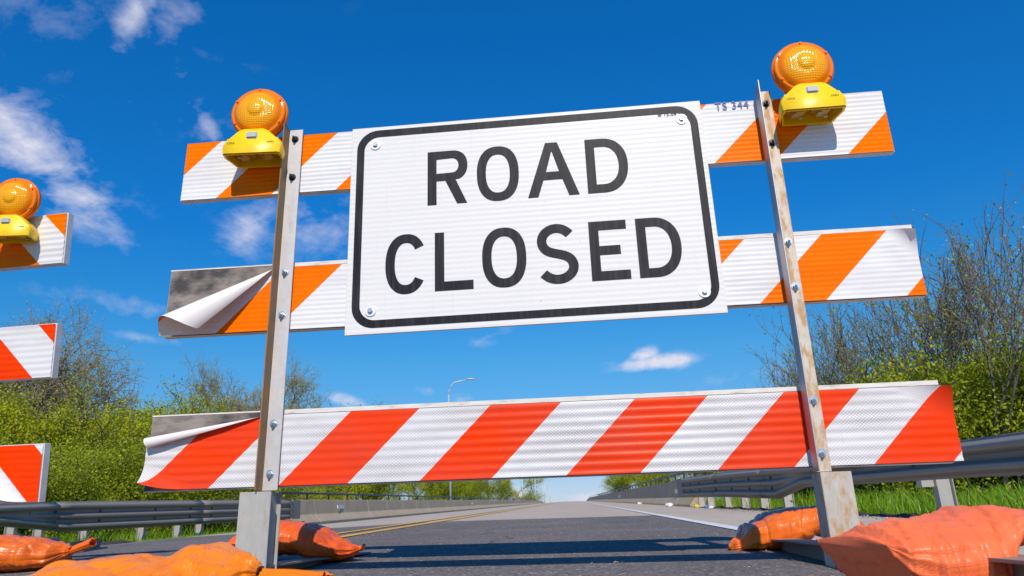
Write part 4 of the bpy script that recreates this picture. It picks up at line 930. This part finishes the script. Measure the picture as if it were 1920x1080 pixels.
def tree_kind(name, seed, bark, leafm, size, **kw):
    B, bf, c_ = grow(seed, **kw); bm_ = bpy.data.meshes.new(name + '_wood'); bm_.from_pydata(B, [], bf); bm_.materials.append(bark); bm_.polygons.foreach_set('use_smooth', [True] * len(bf))
    lm = None
    if len(c_):
        v, f = leaf_arrays(c_, size, seed); r2 = np.random.default_rng(seed); cl_ = np.array([noise.noise((p[0] * 1.1, p[1] * 1.1, p[2] * 1.1)) for p in c_[::6]]).repeat(6)[:len(c_)]
        if len(cl_) < len(c_): cl_ = np.pad(cl_, (0, len(c_) - len(cl_)))
        rnd = np.clip(0.48 + cl_ * 1.15 + r2.normal(0, 0.18, len(c_)), 0, 1); lm = fast_mesh(name + '_leaves', v, f, leafm, rnd)
    return (name, bm_, lm)
def place_tree(kind, x, y, z, scale, rot, label, cat='tree', group=None, sz=None):
    name, bm_, lm = kind; root = empty(name, (x, y, z)); root.scale = (scale, scale, sz or scale); root.rotation_euler = (0, 0, rot); tag(root, label, cat, group)
    o = bpy.data.objects.new('trunk', bm_); COL.objects.link(o); o.parent = root
    if lm: o = bpy.data.objects.new('crown', lm); COL.objects.link(o); o.parent = root
    return root
K_bush = [tree_kind('leafy_tree', 40 + i, m_bark, m_leaf, 0.050, height=5.0, trunk_h=2.0, trunk_r=0.06, n0=5, levels=3, spread=38, up=0.5, leaf_n=26, leaf_r=0.20, kids=(2, 3), stems=3, shrink=0.68, minlev=1, rmin=0.012) for i in range(3)]
K_bare = [tree_kind('budding_tree', 60 + i, m_bark3, m_leaf_y, 0.050, height=9.0, trunk_h=4.0, trunk_r=0.46, n0=5, levels=5, spread=52, up=0.12, leaf_n=3, leaf_r=0.11, kids=(3, 3), stems=1, wig=0.24, shrink=0.72, minlev=4, rk=0.64, rmin=0.014) for i in range(2)]
K_thin = [tree_kind('twiggy_tree', 80 + i, m_bark2, m_leaf_r, 0.034, height=5.2, trunk_h=2.6, trunk_r=0.075, n0=5, levels=4, spread=32, up=0.7, leaf_n=1, leaf_r=0.05, kids=(2, 2), stems=3, wig=0.13, shrink=0.72, minlev=2, rk=0.6, rmin=0.0095) for i in range(3)]
K_low = [tree_kind('shrub', 95 + i, m_bark, m_leaf_r, 0.034, height=2.2, trunk_h=1.0, trunk_r=0.03, n0=5, levels=3, spread=45, up=0.35, leaf_n=22, leaf_r=0.15, kids=(2, 3), stems=4, shrink=0.7, minlev=1) for i in range(2)]
# px helper for the look direction: x position at a depth
def X_at(px, Y): return (px - 985) / 1390 * Y
lt = rng
left_trees = [  # picture column, depth, height
    (-60, 22, 4.3), (30, 24, 4.4), (120, 23, 3.9), (215, 24, 3.2), (305, 25, 4.5), (375, 27, 3.4), (70, 30, 5.6), (160, 32, 4.4), (-140, 27, 5.6), (450, 29, 2.9), (270, 34, 4.0), (520, 36, 2.9), (-220, 20, 4.6), (345, 36, 4.5)]
for i, (px, Y, h) in enumerate(left_trees):
    lb = ['dense green leafy tree at far left above the guardrail', 'green leafy tree behind the end of the second barricade', 'green leafy tree left of the gap between the two barricades', 'bright leafy tree rising in the gap between the barricades', 'tall yellow-green tree just left of the peeling lowest rail', 'green leafy tree behind the peeled corner of the lowest rail', 'taller tree behind the far left green mass', 'half leafed tree behind the big budding tree', 'tall tree at the picture edge behind the bushes', 'low green tree behind the left post', 'taller tree standing back behind the barricade gap', 'low green tree past the left post behind the concrete wall', 'leafy tree just outside the left picture edge', 'slender tree behind the peeled lowest rail'][i]
    place_tree(K_bush[i % 3], X_at(px, Y), Y, CZ - 0.35, h / 5.0, i * 1.3, lb, 'tree', 'leafy trees behind the left guardrail')
for i, (px, Y, h) in enumerate([(-30, 15.5, 1.9), (30, 17, 2.2), (95, 16, 1.7), (160, 18, 1.9), (215, 17.5, 1.6), (270, 19, 2.3), (325, 19.5, 2.1), (385, 21, 2.3), (425, 22, 2.0), (455, 26, 2.1), (120, 20, 2.5), (240, 22, 2.4), (20, 21, 2.6), (350, 24, 2.4)]):
    lb = f'low green shrub behind the left guardrail, {["first", "second", "third", "fourth", "fifth", "sixth", "seventh", "eighth", "ninth", "tenth"][i]} of the front row from the left' if i < 10 else f'taller shrub, {["second", "fourth", "first", "last"][i - 10]} from the left in the back row behind the left guardrail'
    place_tree(K_low[i % 2], X_at(px, Y), Y, CZ - 0.35, h / 2.2, i * 2.1, lb, 'shrub', 'shrubs behind the left guardrail')
place_tree(K_bare[0], X_at(95, 31), 31, CZ - 0.4, 0.62, 0.6, 'big budding tree with bare spreading limbs above the left bushes', 'tree', sz=0.90)
place_tree(K_bare[1], X_at(425, 42), 42, CZ - 0.4, 0.62, 2.2, 'budding bare-limbed tree standing behind the left post', 'tree', sz=0.92)
place_tree(K_bare[0], X_at(-30, 38), 38, CZ - 0.4, 0.65, 3.2, 'faint budding tree showing above the second barricade middle rail', 'tree', sz=0.85)
place_tree(K_bare[1], X_at(545, 44), 44, CZ - 0.4, 0.72, 5.4, 'pale budding tree just right of the left post', 'tree', sz=0.97)
for i, (px, Y, h) in enumerate([(560, 44, 4.2), (610, 48, 4.4), (665, 54, 4.5), (715, 62, 5.0), (760, 72, 5.2), (805, 86, 6.2), (850, 110, 7.2), (885, 136, 8.2), (918, 165, 9.5), (700, 62, 8.9), (945, 200, 11.0)]):
    lb = f'sunlit green tree beyond the left bridge wall, {["first", "second", "third", "fourth", "fifth", "sixth", "seventh", "eighth", "ninth"][i]} from the left post' if i < 9 else ('tall green tree whose top shows just above the lowest rail' if i == 9 else 'last green tree of the row before the open sky over the road')
    place_tree(K_bush[(i + 1) % 3], X_at(px, Y), Y, CZ - 0.5, h / 5.0, i * 0.9, lb, 'tree', 'trees beyond the left bridge wall')
for i, (px, Y, h) in enumerate([(1190, 92, 5.6), (1228, 76, 5.2), (1268, 60, 4.8), (1315, 46, 4.4)]):
    place_tree(K_bush[i % 3], X_at(px, Y), Y, CZ - 0.5, h / 5.0, i * 1.7, f'green tree beyond the right bridge wall, {["farthest", "second farthest", "third farthest", "nearest"][i]} of four', 'tree', 'trees beyond the right bridge wall')
thin = [(1540, 15.5, 3.3, 'slender twiggy tree showing just right of the right post'), (1615, 14.5, 3.9, 'twiggy tree with olive buds below the middle rail end'), (1700, 13.5, 4.1, 'twiggy budding tree behind the right ends of the rails'),
        (1775, 12.5, 4.6, 'tall twiggy tree with upright shoots at the right'), (1880, 11.5, 4.2, 'twiggy tree with green leaf tufts at the right edge'), (1575, 20, 3.9, 'twiggy tree set back right of the right post'), (1665, 18.5, 4.6, 'twiggy tree set back behind the middle rail end'),
        (1835, 16, 5.0, 'tall bare budding tree set back near the right edge'), (1950, 13, 4.6, 'twiggy tree cut by the right edge'), (2050, 13, 4.8, 'twiggy tree outside the right edge')]
for i, (px, Y, h, lb) in enumerate(thin):
    place_tree(K_thin[i % 3], X_at(px, Y), Y, CZ - 0.3, h / 5.2, i * 1.1, lb, 'tree', 'twiggy trees behind the right guardrail')
for i, (px, Y, h) in enumerate([(1500, 19, 1.6), (1570, 17, 1.9), (1640, 15.5, 2.0), (1710, 14.5, 2.1), (1780, 13.5, 2.3), (1850, 12.5, 2.1), (1920, 12, 2.3), (1990, 11, 2.2), (1680, 20, 2.8), (1790, 19, 3.1), (1890, 17, 3.2), (1590, 22, 2.5)]):
    place_tree(K_low[i % 2], X_at(px, Y), Y, CZ - 0.3, h / 2.2, i * 1.9, f'olive green shrub under the twiggy trees, {["first", "second", "third", "fourth", "fifth", "sixth", "seventh", "eighth"][i]} from the right post in the front row' if i < 8 else f'taller shrub behind the twiggy trees, {["second", "third", "last", "first"][i - 8]} from the right post', 'shrub', 'shrubs behind the right guardrail')
# grass
def grass(name, n, region, hmin, hmax, seed, w=0.006):
    r2 = np.random.default_rng(seed); x0, x1, y0, y1 = region; Y = y0 + (y1 - y0) * r2.random(n) ** 1.3; X = x0 + (x1 - x0) * r2.random(n) + 0.03 * (Y - y0)
    Z = np.array([terr(a, b_) for a, b_ in zip(X, Y)]); patch = np.array([noise.noise((a * 0.9, b_ * 0.9, seed)) for a, b_ in zip(X, Y)])
    h = (hmin + (hmax - hmin) * r2.random(n)) * (1 + 0.5 * patch); a = r2.random(n) * 6.283; ln = r2.normal(0, 0.32, (n, 2)) * h[:, None]
    ww = w * (0.7 + 0.6 * r2.random(n)) ; dx, dy = np.cos(a) * ww, np.sin(a) * ww
    base = np.stack([X, Y, Z], 1); mid = base + np.stack([ln[:, 0] * 0.35, ln[:, 1] * 0.35, h * 0.6], 1); tip = base + np.stack([ln[:, 0], ln[:, 1], h], 1); D_ = np.stack([dx, dy, 0 * dx], 1)
    v = np.stack([base - D_, base + D_, mid + D_ * 0.8, mid - D_ * 0.8, tip + D_ * 0.1, tip - D_ * 0.1], 1).reshape(-1, 3)
    i = np.arange(n)[:, None] * 6; f = np.concatenate([i + [0, 1, 2, 3], i + [3, 2, 4, 5]], 0)
    rnd = np.clip(0.5 + patch * 0.5 + r2.normal(0, 0.2, n), 0, 1); me = fast_mesh(name, v, f, m_grass, np.concatenate([rnd, rnd]))
    o = bpy.data.objects.new(name, me); COL.objects.link(o); tag(o, 'tall spring grass on the verge', 'grass', None, 'stuff'); return o
o = grass('grass', 42000, (4.15, 10.5, 4.0, 24), 0.14, 0.40, 3); o['label'] = 'tall bright green grass behind the right guardrail'
o = grass('grass', 26000, (-14.5, -7.9, 7.0, 24), 0.10, 0.34, 4, 0.008); o['label'] = 'green grass and weeds behind the left guardrail'
o = grass('grass', 9000, (-8.0, -5.4, 7.0, 20), 0.03, 0.10, 8, 0.008); o['label'] = 'short grass between the left road edge and the guardrail'

# ------------------------------------------------------------------ litter by the right wall
for i, (px, py_, Y, r_, m_, lb) in enumerate([(1302, 0, 17.5, 0.07, m_litter_y, 'yellow crushed can at the foot of the right wall end'), (1320, 0, 16.8, 0.06, m_litter_b, 'blue crushed can beside the yellow one'),
                             (1327, 0, 16.2, 0.055, m_litter, 'white scrap right of the blue can'), (1252, 0, 19.2, 0.10, m_litter, 'crumpled white paper on the shoulder before the right wall'), (1198, 0, 30, 0.09, m_litter, 'small white scrap far along the right wall')]):
    X = X_at(px, Y) - 0.05; bm = bmesh.new(); bmesh.ops.create_icosphere(bm, subdivisions=2, radius=r_)
    for v in bm.verts: v.co *= 1 + 0.5 * noise.noise(v.co * 22 + Vector((i, 0, 0))); v.co.z *= 0.6
    me = bpy.data.meshes.new('litter'); bm.to_mesh(me); bm.free(); me.materials.append(m_); o = bpy.data.objects.new('litter', me); COL.objects.link(o); o.location = (X, Y, gz(X, Y) + r_ * 0.45)
    tag(o, lb, 'litter', 'litter on the right shoulder')

# loose gravel on the asphalt and along the shoulder
def gravel(name, spots, label):
    bmv, bmf = [], []; r2 = random.Random(5); base = [(1, 0, 0), (-1, 0, 0), (0, 1, 0), (0, -1, 0), (0, 0, 1), (0, 0, -1)]
    fc = [(0, 2, 4), (2, 1, 4), (1, 3, 4), (3, 0, 4), (2, 0, 5), (1, 2, 5), (3, 1, 5), (0, 3, 5)]
    for X, Y, q in spots:
        k = len(bmv); zz = gz(X, Y)
        for p in base: bmv.append((X + p[0] * q * r2.uniform(0.6, 1.3), Y + p[1] * q * r2.uniform(0.6, 1.3), zz + q * 0.35 + p[2] * q * r2.uniform(0.4, 0.8)))
        bmf.extend([tuple(i + k for i in f) for f in fc])
    o = mesh_obj(name, bmv, bmf, m_gravel); tag(o, label, 'gravel', None, 'stuff'); return o
m_gravel = mat('gravel', lambda t, b: setc(t, b, ramp(t, noi(t, objc(t), 30, 2), [(0.35, (0.12, 0.11, 0.10)), (0.65, (0.55, 0.50, 0.45))]), 0.9))
r3_ = random.Random(3)
gravel('loose_gravel', [(r3_.uniform(-1.2, 1.1), r3_.uniform(2.1, 6.5), r3_.uniform(0.0012, 0.0045)) for _ in range(420)] + [(0.62 + r3_.gauss(0, 0.05) - 0.35, 2.55 + r3_.gauss(0, 0.02), r3_.uniform(0.003, 0.007)) for _ in range(7)], 'scattered small stones on the asphalt between the feet')
gravel('shoulder_gravel', [(3.3 + 0.03 * y + r3_.gauss(0, 0.22), y, r3_.uniform(0.004, 0.016)) for y in [r3_.uniform(3.5, 15) for _ in range(700)]], 'gravel and crumbs of dirt along the foot of the right guardrail')
